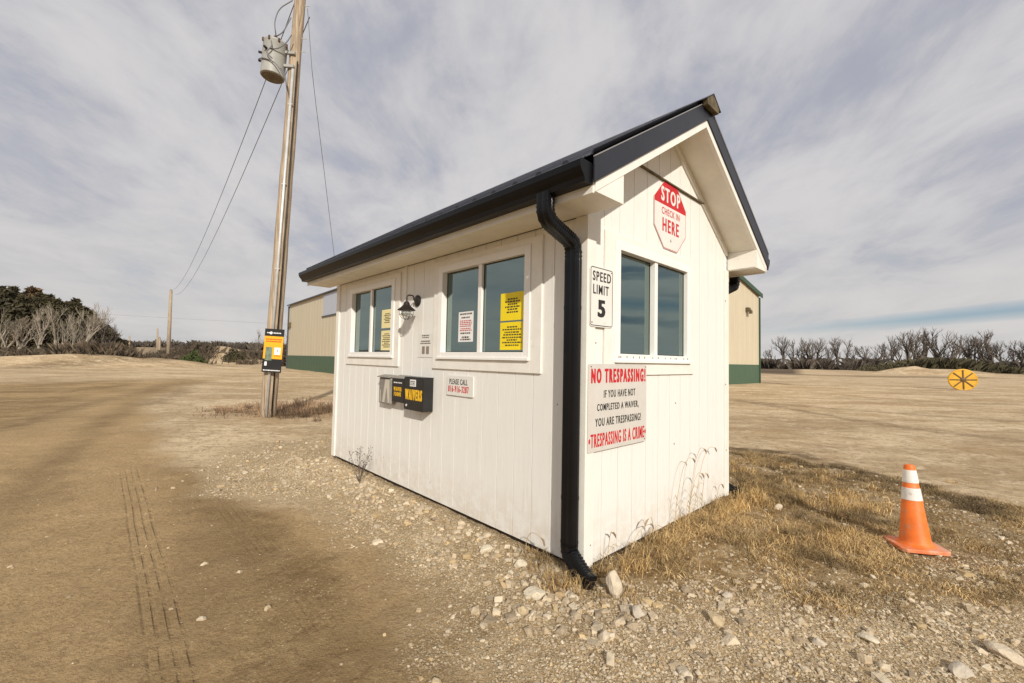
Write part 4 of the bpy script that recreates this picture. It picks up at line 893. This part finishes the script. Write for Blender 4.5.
def bare_tree(u, vt, dep, label, kind, m='bark', group='bare trees beyond the field', vb=None, wide=1.):
    b = pix(u, 370, depth=dep); zt = pix(u, vt, depth=dep).z; zb = gz(b.x, b.y)-.1; h_ = (zt-zb)*(1.18 if dep > 100 else 1.1)
    t = empty('bare_tree', (b.x, b.y, zb), random.uniform(0, 6.28)); tag(t, label, 'tree', group); k = h_/10.
    far_row = dep > 100
    if (kind, m, far_row) not in tm:
        tk, cr = barek[kind] if dep > 100 else bare[kind][0]; a = tk.build('trunk', m, t); c = cr.build('crown', m, t); tm[(kind, m, far_row)] = (a.data, c.data)
    else:
        for nm, d_ in zip(('trunk', 'crown'), tm[(kind, m, far_row)]):
            o = bpy.data.objects.new(nm, d_); col.objects.link(o); o.parent = t
    t.scale = (k*wide, k*wide, k); return t
RT_ = [(770, 348), (783, 340), (792, 343), (801, 345), (808, 342), (817, 342), (828, 346), (838, 341), (847, 342), (868, 348), (877, 346), (891, 340), (899, 345), (909, 336), (916, 334), (924, 338), (938, 333), (947, 340), (957, 343), (967, 339), (976, 342), (985, 341), (994, 335), (1004, 345), (1013, 346), (1021, 344)]
side = {0: 'at the left end of the row', 25: 'at the right edge of the photo'}
for i, (u, v) in enumerate(RT_):
    lab = f'bare grey tree in the row beyond the field, ' + ('nearest the tan hall' if i == 0 else 'at the right edge of the photo' if i == 25 else f'number {i+1} from the hall')
    names = ['', 'second from the hall, rather tall', 'third from the hall, between two taller ones', 'fourth from the hall, low and bushy', 'fifth from the hall, with upright limbs', 'sixth from the hall, broad crown', 'seventh from the hall, lower than its neighbours', 'slim tree left of the widest gap', 'forked slim tree at the widest gap', 'first tree right of the widest gap', 'low tree before the sand heap', 'tree rising just left of the sand heap', 'small tree at the foot of the sand heap', 'tall tree above the sand heap', 'tallest tree above the sand heap', 'tree just right of the sand heap', 'highest crown in the row', 'tree right of the highest crown', 'tree above the left of the yellow disc', 'tree straight above the yellow disc', 'tree above the right of the yellow disc', 'tree second right of the yellow disc', 'wide forked tree right of the yellow disc', 'low tree fourth from the right edge', 'low tree next to the last one', '']
    if names[i]: lab = 'bare grey tree beyond the field, '+names[i]
    bare_tree(u, v, 150+random.uniform(-12, 14), lab, i % 6)
for i in range(14): bare_tree(1040+i*45+random.uniform(-8, 8), 338+i*1.4+random.uniform(-4, 4), 150-i*1.5, 'bare grey tree outside the right edge of the photo', i % 6)
# left: pale bare trees in front of the cedars
for u, v, dep, kd, lab in ((3, 312, 45, 0, 'pale bare tree at the left edge before the cedars'), (14, 318, 46, 3, 'pale leaning bare tree second from the left edge'), (38, 309, 46, 1, 'pale slender bare tree before the tallest cedars'), (52, 308, 47, 4, 'pale bare tree in the middle of the cedar clump'),
                        (69, 315, 46, 2, 'pale straight bare tree right of the cedar middle'), (80, 306, 46, 5, 'pale bare tree with a wide spreading crown'), (92, 309, 48, 0, 'bare tree leaning out at the right end of the cedars'), (104, 318, 49, 3, 'last small bare tree at the right end of the cedars')):
    bare_tree(u, v, dep, lab, kd, 'barkp' if u < 88 else 'bark', 'bare trees before the cedars', wide=.8)
bare_tree(257, 330, 70, 'thin bare sapling just left of the leaning pole', 2, 'bark', wide=.7); bare_tree(285, 334, 62, 'thin bare sapling by the corner of the tan hall', 4, 'bark', wide=.8)
def leafmesh(rng_, n, pts, size, up=.3):
    """n leaf tufts (small triangles) at pts"""
    c = pts; a = rng_.normal(size=(n, 3)); a /= np.linalg.norm(a, axis=1)[:, None]; b = rng_.normal(size=(n, 3)); b[:, 2] += up; b -= a*(a*b).sum(1)[:, None]; b /= np.linalg.norm(b, axis=1)[:, None]
    s = size*(.6+.8*rng_.random((n, 1))); v = np.stack([c-a*s*.5, c+a*s*.5, c+b*s*1.3], 1).reshape(-1, 3); return v, np.arange(3*n).reshape(-1, 3)
def cedar_pts(rng_, n, h_, rbase):
    z = rng_.random(n)**1.25; a = rng_.random(n)*2*math.pi
    lob = 1+.22*np.sin(a*3+z*9)+.20*np.sin(a*7+z*21+1)+.15*np.sin(z*34)
    r = rbase*(1-z)**.8*lob*(.35+.65*rng_.random(n)**.5)*np.where(z < .06, .7, 1)
    return np.stack([r*np.cos(a), r*np.sin(a), h_*(.04+z*.96)+rng_.normal(size=n)*.08], 1)
cm = {}
def cedar(u, vt, dep, label, kind, m, rb=None, n=3800):
    b = pix(u, 366, depth=dep); zt = pix(u, vt, depth=dep).z; zb = gz(b.x, b.y)-.1; h_ = zt-zb; t = empty('cedar_tree', (b.x, b.y, zb), random.uniform(0, 6)); tag(t, label, 'tree', 'cedars at the left')
    key = (kind, m)
    if key not in cm:
        rg = np.random.default_rng(50+kind); v, f = leafmesh(rg, n, cedar_pts(rg, n, 6., 2.1), .20, .8); o = np_mesh('crown', v, f, m); o.parent = t
        mb = MB(); mb.tube([(0, 0, 0), (.03, 0, 2), (0, .04, 5.2)], [.14, .10, .03], 7); o2 = mb.build('trunk', 'bark', t); cm[key] = (o.data, o2.data)
    else:
        for nm, d_ in zip(('crown', 'trunk'), cm[key]): o = bpy.data.objects.new(nm, d_); col.objects.link(o); o.parent = t
    k = h_/6.; t.scale = (k*(rb or 1), k*(rb or 1), k)
CD = [(-150, 300, 50), (-105, 296, 52), (-70, 290, 50), (-42, 294, 53), (-20, 290, 51), (-4, 292, 53), (8, 291, 55), (18, 296, 52), (28, 293, 56), (36, 297, 53), (45, 300, 55), (54, 302, 52), (63, 305, 55), (72, 309, 53), (80, 314, 54), (88, 321, 52), (96, 327, 54), (104, 334, 53), (111, 342, 52), (24, 322, 48), (2, 330, 47), (58, 328, 49), (90, 340, 49), (44, 335, 47)]
cdn = {5: 'dark cedar at the left edge of the photo', 6: 'tall dark cedar second from the left edge', 7: 'dark cedar just behind the pale leaning tree', 8: 'tall rusty cedar at the top of the clump', 9: 'dark cedar right of the rusty top', 10: 'dark cedar at the shoulder of the clump', 11: 'dark cedar behind the middle pale tree', 12: 'rusty cedar right of the middle', 13: 'dark cedar left of the straight pale tree', 14: 'dark cedar behind the wide bare crown', 15: 'dark cedar under the wide bare crown', 16: 'lower cedar on the falling right side', 17: 'next to last cedar on the right side', 18: 'smallest cedar at the right end', 19: 'front low cedar between the pale trees', 20: 'front low cedar at the left edge', 21: 'front low cedar in the middle', 22: 'front low cedar towards the right end', 23: 'shortest front cedar behind the berm'}
for i, (u, v, dep) in enumerate(CD): cedar(u, v+random.uniform(-3, 3)-(6 if 12 < i < 19 else 2), dep, cdn.get(i, 'dark cedar outside the left edge of the photo'), i % 4, 'cedarb' if i in (8, 12, 19) else 'cedar', (1.15+.15*(i % 3))*(1.35 if i in (14, 15, 16, 17, 18, 22) else 1))
def bush(u, vb, wpx, hpx, dep, m, label, n=1500, kind=0, name='bush', cat='bush', leaf=.16, group='bushes beyond the yard'):
    b = pix(u, vb, depth=dep); rx = wpx/2/430.96*dep; h_ = hpx/430.96*dep; rg = np.random.default_rng(300+kind); q = rg.normal(size=(n, 3)); q /= np.linalg.norm(q, axis=1)[:, None]; rr_ = (.45+.55*rg.random((n, 1))**.4)*(1+.18*np.sin(q[:, :1]*7+kind)+.15*np.sin(q[:, 1:2]*9)); q = q*rr_
    q[:, 2] = np.abs(q[:, 2]); q *= (rx, rx*.8, h_); v, f = leafmesh(rg, n, q, leaf, .9); o = np_mesh('foliage', v, f, m); t = empty(name, (b.x, b.y, max(gz(b.x, b.y)-.05, b.z-.4))); o.parent = t; tag(t, label, cat, group)
    mb = MB()
    for k in range(5): a = k*1.3; mb.tube([(0, 0, -.1), (rx*.25*math.cos(a), rx*.25*math.sin(a), h_*.4), (rx*.5*math.cos(a), rx*.5*math.sin(a), h_*.8)], [.05, .035, .015], 5)
    mb.build('stem', 'bark', t)
bush(193, 366.5, 19, 13, 50, 'green_b', 'round green bush left of the sand heap', kind=1); bush(234, 361, 19, 12, 62, 'cedar', 'dark round bush right of the sand heap', kind=2)
bush(81, 365.5, 12, 8, 42, 'cedar', 'small dark bush on the berm under the bare crown', kind=3); bush(288, 366, 14, 22, 56, 'brush', 'brown leafless bush by the hall corner', kind=4)
# brush beyond the yard: a mass of twigs
def brushmass(name, pts, hts, m, label, per=60, size=.35, seed=1):
    rg = np.random.default_rng(seed); V_, n = [], 0
    for (x, y), hh_ in zip(pts, hts):
        k = per; base_ = np.stack([x+rg.normal(size=k)*.9, y+rg.normal(size=k)*.7, np.zeros(k)], 1); base_[:, 2] = gzv(base_[:, 0], base_[:, 1])
        ht = hh_*(.4+.8*rg.random(k)); le = rg.normal(size=(k, 2))*.28*ht[:, None]; mid_ = base_+np.stack([le[:, 0], le[:, 1], ht*rg.random(k)], 1)
        tip = base_+np.stack([le[:, 0]*1.6, le[:, 1]*1.6, ht], 1); wv = np.stack([np.full(k, size*.22), np.zeros(k), np.zeros(k)], 1)
        V_.append(np.stack([base_-wv*.5, mid_+wv*rg.random((k, 1)), tip], 1))
    V_ = np.concatenate(V_).reshape(-1, 3); o = np_mesh(name, V_, np.arange(len(V_)).reshape(-1, 3), m); tag(o, label, 'brush', kind='stuff'); return o
pts, hts = [], []
for i in range(360):
    u = random.uniform(-60, 120); dep = random.uniform(42, 50); p = pix(u, 366, depth=dep); pts.append((p.x, p.y)); hts.append(random.uniform(.35, 1.3)*(.6+.6*abs(math.sin(u*.11))))
for i in range(130):
    u = random.choice([random.uniform(112, 137), random.uniform(150, 205), random.uniform(160, 300), random.uniform(165, 190)]); dep = random.uniform(55, 85)
    if 205 < u < 240 and dep < 78: continue
    p = pix(u, 366, depth=dep); pts.append((p.x, p.y)); hts.append(random.uniform(.4, 1.2))
brushmass('brush', pts, hts, 'brush', 'brown leafless brush along the berm at the left', 260, .14, 3)
pts, hts = [], []
for i in range(800):
    u = random.uniform(755, 1400); dep = random.uniform(130, 165); p = pix(u, 366, depth=dep); pts.append((p.x, p.y)); hts.append(random.uniform(.8, 3.4)*(.5+.7*math.sin(u*.06)**2))
brushmass('thicket', pts, hts, 'thick', 'dark leafless thicket under the trees across the field', 260, .42, 4)
pts, hts = [], []
for i in range(260):
    u = random.uniform(868, 1012); dep = random.uniform(112, 128); p = pix(u, 366, depth=dep); pts.append((p.x, p.y)); hts.append(random.uniform(1.6, 4.0)*(1-abs(u-945)/130))
brushmass('evergreen_scrub', pts, hts, 'cedar', 'dark evergreen scrub behind the sand heap', 260, .5, 5)
# far ridge woods
pts, hts = [], []
for i in range(900):
    u = random.uniform(60, 480); dep = random.uniform(330, 560); p = pix(u, 352, depth=dep); pts.append((p.x, p.y)); hts.append(random.uniform(2.5, 6))
brushmass('ridge_wood', pts, hts, 'thick', 'far wooded ridge along the left horizon', 60, 3.5, 6)

# ------------------------------------------------------------ gravel, grass, weeds, rocks
def stones(name, n, xs, ys, size, label, tintf, seed, flat=.6):
    rg = np.random.default_rng(seed); iv = np.array([(-1, -1, -1), (1, -1, -1), (1, 1, -1), (-1, 1, -1), (-1, -1, 1), (1, -1, 1), (1, 1, 1), (-1, 1, 1), (0, 0, 1.35), (1.3, 0, 0)])*.72; jf = np.array([(0, 2, 1), (0, 3, 2), (4, 5, 8), (5, 6, 8), (6, 7, 8), (7, 4, 8), (0, 1, 5), (0, 5, 4), (2, 3, 7), (2, 7, 6), (3, 0, 4), (3, 4, 7), (1, 2, 9), (2, 6, 9), (6, 5, 9), (5, 1, 9)]); m_ = len(xs)
    z = gzv(xs, ys)-size*.14; A = rg.random(m_)*6.283; ca, sa = np.cos(A), np.sin(A)
    sc3 = np.stack([.75+.6*rg.random(m_), .6+.5*rg.random(m_), flat*(.6+.6*rg.random(m_))], 1)*size[:, None]
    v = iv[None]*(1+rg.uniform(-.34, .30, (m_, 10, 3)))*sc3[:, None, :]
    tl = rg.normal(size=(m_, 1))*.3; vx = v[..., 0]; vz = v[..., 2]; vx, vz = vx*np.cos(tl)-vz*np.sin(tl), vx*np.sin(tl)+vz*np.cos(tl)
    X2 = vx*ca[:, None]-v[..., 1]*sa[:, None]+xs[:, None]; Y2 = vx*sa[:, None]+v[..., 1]*ca[:, None]+ys[:, None]; Z2 = vz+(z+size*.18)[:, None]
    V_ = np.stack([X2, Y2, Z2], -1).reshape(-1, 3); F2 = (jf[None]+(np.arange(m_)*10)[:, None, None]).reshape(-1, 3)
    tint = np.repeat(tintf(rg, m_), 10, axis=0); o = np_mesh(name, V_, F2, 'stone', tint)
    if label: tag(o, label, 'gravel', kind='stuff')
    return o
def stone_tint(rg, n):
    k = rg.random((n, 1)); base_ = np.array([[.44, .335, .21]])*(1-k)+np.array([[.64, .545, .40]])*k; g2 = rg.random((n, 1)); base_ = np.where(g2 < .12, np.array([[.52, .385, .21]]), base_); base_ = np.where(g2 > .86, np.array([[.36, .28, .185]]), base_); return base_*(.82+.3*rg.random((n, 1)))
N = 600000; sx_ = rng.uniform(-6.5, 7.5, N); sy_ = rng.uniform(1.2, 10.5, N); gm, bm_, pm_, pam = region(sx_, sy_)
lx_, ly_ = to_local(sx_, sy_); inside = (lx_ > -.02) & (lx_ < W+.02) & (ly_ > -.02) & (ly_ < L+.02)
patch = fbm(sx_, sy_, 1.6, 3, 88); fade = sstep(9.5, 5.5, np.hypot(sx_, sy_))
wall_near = sstep(.75, .1, np.abs(lx_+.28))*(ly_ > -.3)*(ly_ < L+1)
dens_ = .62*bm_*(.35+1.3*(patch > .47))*(.5+.5*wall_near)+.75*pm_*(.3+1.2*(patch > .48))+.20*gm*(.3+1.3*(patch > .5))+.003+.012*(patch > .62)
keep = (rng.random(N) < np.clip(dens_, 0, 1)*.85*(.15+.85*fade)) & ~inside
sx_, sy_ = sx_[keep], sy_[keep]; rr_ = rng.random(len(sx_)); size = .0030+.010*rr_**3+.022*(rng.random(len(sx_)) < .02)*rng.random(len(sx_))
print('stones', len(sx_)); stones('gravel', 0, sx_, sy_, size, 'pale limestone gravel scattered round the shack', stone_tint, 21)
# cobbles against the long wall and in front of the downspout
NC = 620; cy_ = rng.uniform(-.2, L+.2, NC)**1.0; cx_ = -.06-np.abs(rng.normal(size=NC))*.30; wx = OX+gx.x*cx_+gy.x*cy_; wy = OY+gx.y*cx_+gy.y*cy_
ex = np.concatenate([wx, rng.uniform(-3.9, -2.9, 130), rng.normal(.35, .30, 150), rng.uniform(.4, 3.6, 110)]); ey = np.concatenate([wy, rng.uniform(4.6, 7.6, 130), rng.normal(2.60, .15, 150), rng.uniform(1.6, 3.1, 110)])
l1, l2 = to_local(ex, ey); k_ = ~((l1 > -.05) & (l2 > -.05) & (l1 < W) & (l2 < L)); ex, ey = ex[k_], ey[k_]
stones('cobbles', 0, ex, ey, .012+.026*rng.random(len(ex))**1.8, 'fist-sized pale stones along the foot of the long wall', stone_tint, 22, .65)
def rock(u, v, wpx, label, sq, kind, tint=(.52, .43, .31)):
    tint = tuple(q*1.15 for q in tint)
    p = pix(u, v); d_ = p.y; r_ = wpx/2/430.96*d_; z = gz(p.x, p.y)
    import bmesh
    bm2 = bmesh.new(); bmesh.ops.create_icosphere(bm2, subdivisions=3, radius=1); rr = random.Random(kind)
    pl = [(Vector((rr.uniform(-1, 1), rr.uniform(-1, 1), rr.uniform(-.8, 1))).normalized(), rr.uniform(.55, .85)) for _ in range(13)]
    for q in bm2.verts:
        for nrm, dd_ in pl:
            s = q.co.dot(nrm)
            if s > dd_: q.co -= nrm*(s-dd_)
        q.co += q.co.normalized()*rr.uniform(-.015, .015)
        q.co = Vector((q.co.x*sq[0], q.co.y*sq[1], q.co.z*sq[2]))*r_*1.2
    me = bpy.data.meshes.new('rock'); bm2.to_mesh(me); bm2.free(); me.materials.append(M['stone']); n = len(me.vertices)
    a = me.color_attributes.new('tint', 'FLOAT_COLOR', 'POINT'); a.data.foreach_set('color', np.tile([*tint, 1.], n))
    o = bpy.data.objects.new('rock', me); col.objects.link(o); o.location = (p.x, p.y, z+r_*sq[2]*.45); o.rotation_euler = (rr.uniform(-.2, .2), rr.uniform(-.2, .2), rr.uniform(0, 6)); tag(o, label, 'rock', 'larger rocks')
for i, a in enumerate([(614, 589, 24, 'pale pointed rock leaning just right of the downspout foot', (.8, .6, 1.0)), (638, 609, 13, 'squarish rock right of the pointed rock', (1, .8, .8)), (534, 591, 20, 'flat pale rock left of the downspout foot', (1, .7, .55)),
                       (438, 675, 12, 'lone pale stone on the brown road near the bottom edge', (1, .8, .6)), (1005, 648, 26, 'roundish grey rock near the right edge', (1, .8, .6)), (962, 666, 26, 'flat brown rock left of the grey rock', (1, .6, .4)),
                       (868, 634, 17, 'pale flat stone in the gravel below the cone', (1, .8, .4)), (717, 616, 18, 'pale wedge stone in the gravel right of the shack corner', (1, .7, .6)), (684, 667, 17, 'yellowish flat stone near the bottom of the photo', (1, .8, .4)),
                       (727, 592, 12, 'small pale stone in the grass by the gable', (1, .7, .5)), (520, 562, 13, 'brown boulder half buried against the long wall', (1, .8, .6)), (523, 608, 14, 'upright stone left of the small cobble pile', (.7, .6, .9)),
                       (604, 632, 12, 'rounded stone in the cobble pile', (1, .9, .8)), (818, 636, 13, 'angular stone between gravel and grass', (.9, .7, .7)), (486, 547, 12, 'brown stone under the please call sign', (1, .7, .7)), (268, 603, 7, 'small white stone on the road', (1, .8, .7)), (778, 505, 12, 'pale stone lying in the grass near the rear downspout', (1, .6, .5))]):
    rock(*a, 40+i, [(.50, .42, .31), (.44, .38, .30), (.55, .48, .36), (.46, .36, .22)][i % 4])
# dry grass
def blades(name, xs, ys, hts, label, seed, wdt=.0030, lean=.5, tint0=(.36, .245, .105), tint1=(.52, .39, .19), tint2=(.17, .105, .05)):
    rg = np.random.default_rng(seed); n = len(xs); z = gzv(xs, ys)-.004; a = rg.random(n)*6.283; l = lean*(.3+1.2*rg.random(n))*hts; dxy = np.stack([np.cos(a), np.sin(a)], 1)
    b2 = rg.random(n)*6.283; sd = np.stack([np.cos(b2), np.sin(b2), np.zeros(n)], 1)*(wdt*(.6+.9*rg.random(n)))[:, None]
    p0 = np.stack([xs, ys, z], 1); p1 = p0+np.concatenate([dxy*(l*.35)[:, None], (hts*.62)[:, None]], 1); p2 = p0+np.concatenate([dxy*l[:, None], (hts*(.95-.45*rg.random(n)))[:, None]], 1)
    V_ = np.stack([p0-sd, p0+sd, p1+sd*.8, p1-sd*.8, p2], 1).reshape(-1, 3); i0 = np.arange(n)*5
    F2 = np.concatenate([np.stack([i0, i0+1, i0+2], 1), np.stack([i0, i0+2, i0+3], 1), np.stack([i0+3, i0+2, i0+4], 1)])
    k = rg.random((n, 1)); tt = np.array([tint0])*(1-k)+np.array([tint1])*k; tt = np.where(rg.random((n, 1)) < .28, np.array([tint2])*(.8+.5*rg.random((n, 1))), tt)
    lf = fbm(xs, ys, 1.7, 4, 200+seed)[:, None]; tt = tt*(.45+1.15*sstep(.32, .66, lf))*(.85+.4*fbm(xs, ys, 7, 2, 210)[:, None])
    o = np_mesh(name, V_, F2, 'grass', np.repeat(tt, 5, axis=0))
    if label: tag(o, label, 'grass', kind='stuff')
    return o
N = 900000; ax2 = rng.uniform(.2, 7.5, N); ay2 = rng.uniform(2.2, 8.0, N); gm = region(ax2, ay2)[0]; cl2 = fbm(ax2, ay2, 2.6, 3, 123); cl3 = fbm(ax2, ay2, 9, 2, 125)
l1, l2 = to_local(ax2, ay2); ins = (l1 > -.01) & (l1 < W+.01) & (l2 > -.01) & (l2 < L); fr_ = sstep(1.5, .0, np.abs(l2))*(l1 < W+1.5)
gm = gm*sstep(.10, .30, np.hypot(ax2-3.22, ay2-3.44))
k_ = (rng.random(N) < gm*np.clip((cl2-.42)*4.2+fr_*.4, .03, 1)*np.clip(.35+(cl3-.4)*3, .1, 1)*.62) & ~ins
ax2, ay2 = ax2[k_], ay2[k_]; ht = (.012+.036*rng.random(len(ax2))**1.6)*(1+.9*fr_[k_]*rng.random(len(ax2)))*(.7+.8*sstep(.4, .6, cl2[k_]))
print('blades', len(ax2)); blades('dry_grass', ax2, ay2, ht, 'matted dry brown grass by the gable wall and round the cone', 31, .0018, lean=1.3, tint0=(.30, .20, .085), tint1=(.46, .335, .16), tint2=(.15, .09, .04))
# tall tussocks: against the gable, at the downspouts, round the pole
def tuft_pts(c, rx, ry, n, rg): return c[0]+rg.normal(size=n)*rx, c[1]+rg.normal(size=n)*ry
gxs, gys, ghs = [], [], []
def tuft(x, y, rx, n, h0, h1):
    a, b = tuft_pts((x, y), rx, rx, n, rng); l1, l2 = to_local(a, b); k = ~((l1 > -.005) & (l1 < W+.005) & (l2 > -.005) & (l2 < L)); a, b = a[k], b[k]; gxs.append(a); gys.append(b); ghs.append(h0+(h1-h0)*rng.random(len(a)))
def loc2w(x, y): p = Vector((OX, OY, 0))+gx*x+gy*y; return p.x, p.y
for i in range(46): x = random.uniform(.05, W+.2); q = loc2w(x, -random.uniform(.02, .22)); tuft(*q, .05, random.randint(40, 110), .03, random.choice([.08, .11, .18]))
for x, y, n, h_ in ((-.22, -.06, 130, .17), (-.26, .06, 100, .12), (-.02, -.34, 90, .09), (.10, -.10, 120, .14), (W+.25, -.2, 260, .18), (W+.1, -.35, 200, .16), (W+.5, -.1, 200, .15), (-.06, .45, 90, .09), (-.10, .30, 140, .12)): q = loc2w(x, y); tuft(*q, .06, n, .05, h_)
for i in range(60): x, y = 2.9+random.gauss(0, .7), 4.6+random.gauss(0, .7); tuft(x, y, .07, 60, .03, .12)
for i in range(60): x, y = random.uniform(1.0, 5.8), random.uniform(2.9, 6.5); tuft(x, y, .06, 40, .03, .09)
blades('tall_dry_grass', np.concatenate(gxs), np.concatenate(gys), np.concatenate(ghs), 'taller straw-coloured grass tufts along the gable wall', 33, .0019, .7, (.34, .22, .085), (.52, .37, .165), (.20, .115, .045))
gxs, gys, ghs = [], [], []
for i in range(130):
    t_ = random.random(); u = random.uniform(226, 262) if random.random() < .3 else random.uniform(266, 345); v = random.uniform(404, 414); p = pix(u, v); tuft(p.x+random.gauss(0, .35), p.y+random.gauss(0, .5), random.choice([.06, .10, .22]), random.randint(10, 60), .03, random.choice([.08, .14, .24, .40]) if u > 262 else random.choice([.06, .12, .20]))
blades('pole_grass', np.concatenate(gxs), np.concatenate(gys), np.concatenate(ghs), 'brown weeds and grass round the foot of the leaning pole', 35, .0045, .7, (.23, .14, .08), (.31, .20, .11), (.13, .08, .05))
# individual weeds
def foxtail(x, y, h_, lean, label, rr, head=True, dark=False, group='foxtail weeds by the gable wall'):
    q = loc2w(x, y); t = empty('foxtail_weed', (q[0], q[1], gz(*q)-.01), YAW); tag(t, label, 'weed', group)
    pts = [Vector((0, 0, 0)), Vector((lean*.25, -.01, h_*.5)), Vector((lean*.6, -.02, h_*.86)), Vector((lean, -.03, h_)), Vector((lean*1.35, -.03, h_*.96))]
    mb = MB(); p = dens(bez(pts, 4), .05); mb.tube(p, [.0022]*len(p), 5)
    for k in range(4):
        f = pts[0].lerp(pts[1], .3+.4*k/2); dr = rr.choice([-1, 1]); mb.tube([f, f+Vector((dr*.05, -.01, .05)), f+Vector((dr*.11, -.02, .02))], [.003, .0025, .0008], 4)
    mb.build('stalk', 'weedd' if dark else 'stalk', t)
    if head:
        e = pts[-1]; sgn = 1 if lean > 0 else -1; hp = [e, e+Vector((sgn*.025, 0, -.008)), e+Vector((sgn*.045, 0, -.028)), e+Vector((sgn*.055, 0, -.050))]; mb = MB(); mb.tube(hp, [.003, .0075, .007, .002], 7); mb.build('seed_head', 'seed', t, smooth='all')
rr = random.Random(9)
for x, y, h_, ln, lab in ((1.15, -.07, .62, .22, 'tall foxtail arching right near the middle of the gable'), (1.35, -.10, .70, .20, 'tallest drooping foxtail before the gable wall'), (1.55, -.06, .66, .30, 'foxtail with a head nearest the rear corner'), (1.30, -.12, .48, .16, 'lower foxtail under the tallest one'),
                         (1.75, -.05, .42, .03, 'straight stem without a head near the rear corner'), (.42, -.08, .22, .20, 'short weed arching over near the front corner'), (.20, -.05, .28, .01, 'upright little weed right of the front corner'),
                         (.80, -.08, .27, -.10, 'small weed bending towards the front corner'), (2.05, -.06, .26, .06, 'short weed close to the rear downspout')): foxtail(x, y, h_, ln, lab, rr)
q = loc2w(-.10, .44); t = empty('foxtail_weed', (q[0], q[1], gz(*q)), YAW-math.pi/2); tag(t, 'single reddish foxtail arching before the long wall near the downspout', 'weed')
mb = MB(); p = dens(bez([Vector((0, 0, 0)), Vector((.01, -.02, .14)), Vector((.08, -.03, .22)), Vector((.17, -.03, .20))], 5), .03); mb.tube(p, .0024, 5); mb.build('stalk', 'stalk', t)
mb = MB(); mb.tube([Vector((.165, -.03, .20)), Vector((.19, -.03, .19)), Vector((.20, -.03, .165)), Vector((.20, -.03, .15))], [.003, .008, .007, .002], 7); mb.build('seed_head', 'seed', t)
# dark twiggy weed by the long wall
q = loc2w(-.22, 3.05); t = empty('twiggy_weed', (q[0], q[1], gz(*q)-.01), 0); tag(t, 'dark dead branching weed standing before the long wall', 'weed')
mb = MB(); sd = MB()
for k in range(9):
    a = rr.uniform(0, 6.28); sp_ = rr.uniform(.05, .20); h_ = rr.uniform(.28, .46); tip = Vector((sp_*math.cos(a), sp_*math.sin(a), h_)); p = [Vector((0, 0, 0)), tip*.45+Vector((0, 0, .03)), tip]; mb.tube(p, [.003, .0025, .0012], 4)
    for j in range(7):
        f = rr.uniform(.4, 1); b_2 = Vector((0, 0, 0)).lerp(tip, f); e = b_2+Vector((rr.uniform(-.05, .05), rr.uniform(-.05, .05), rr.uniform(.02, .06))); mb.tube([b_2, e], [.0015, .001], 3); sd.ico(e, .006, .2)
mb.build('stem', 'weedd', t); sd.each('seed_head', 'weedd', t)
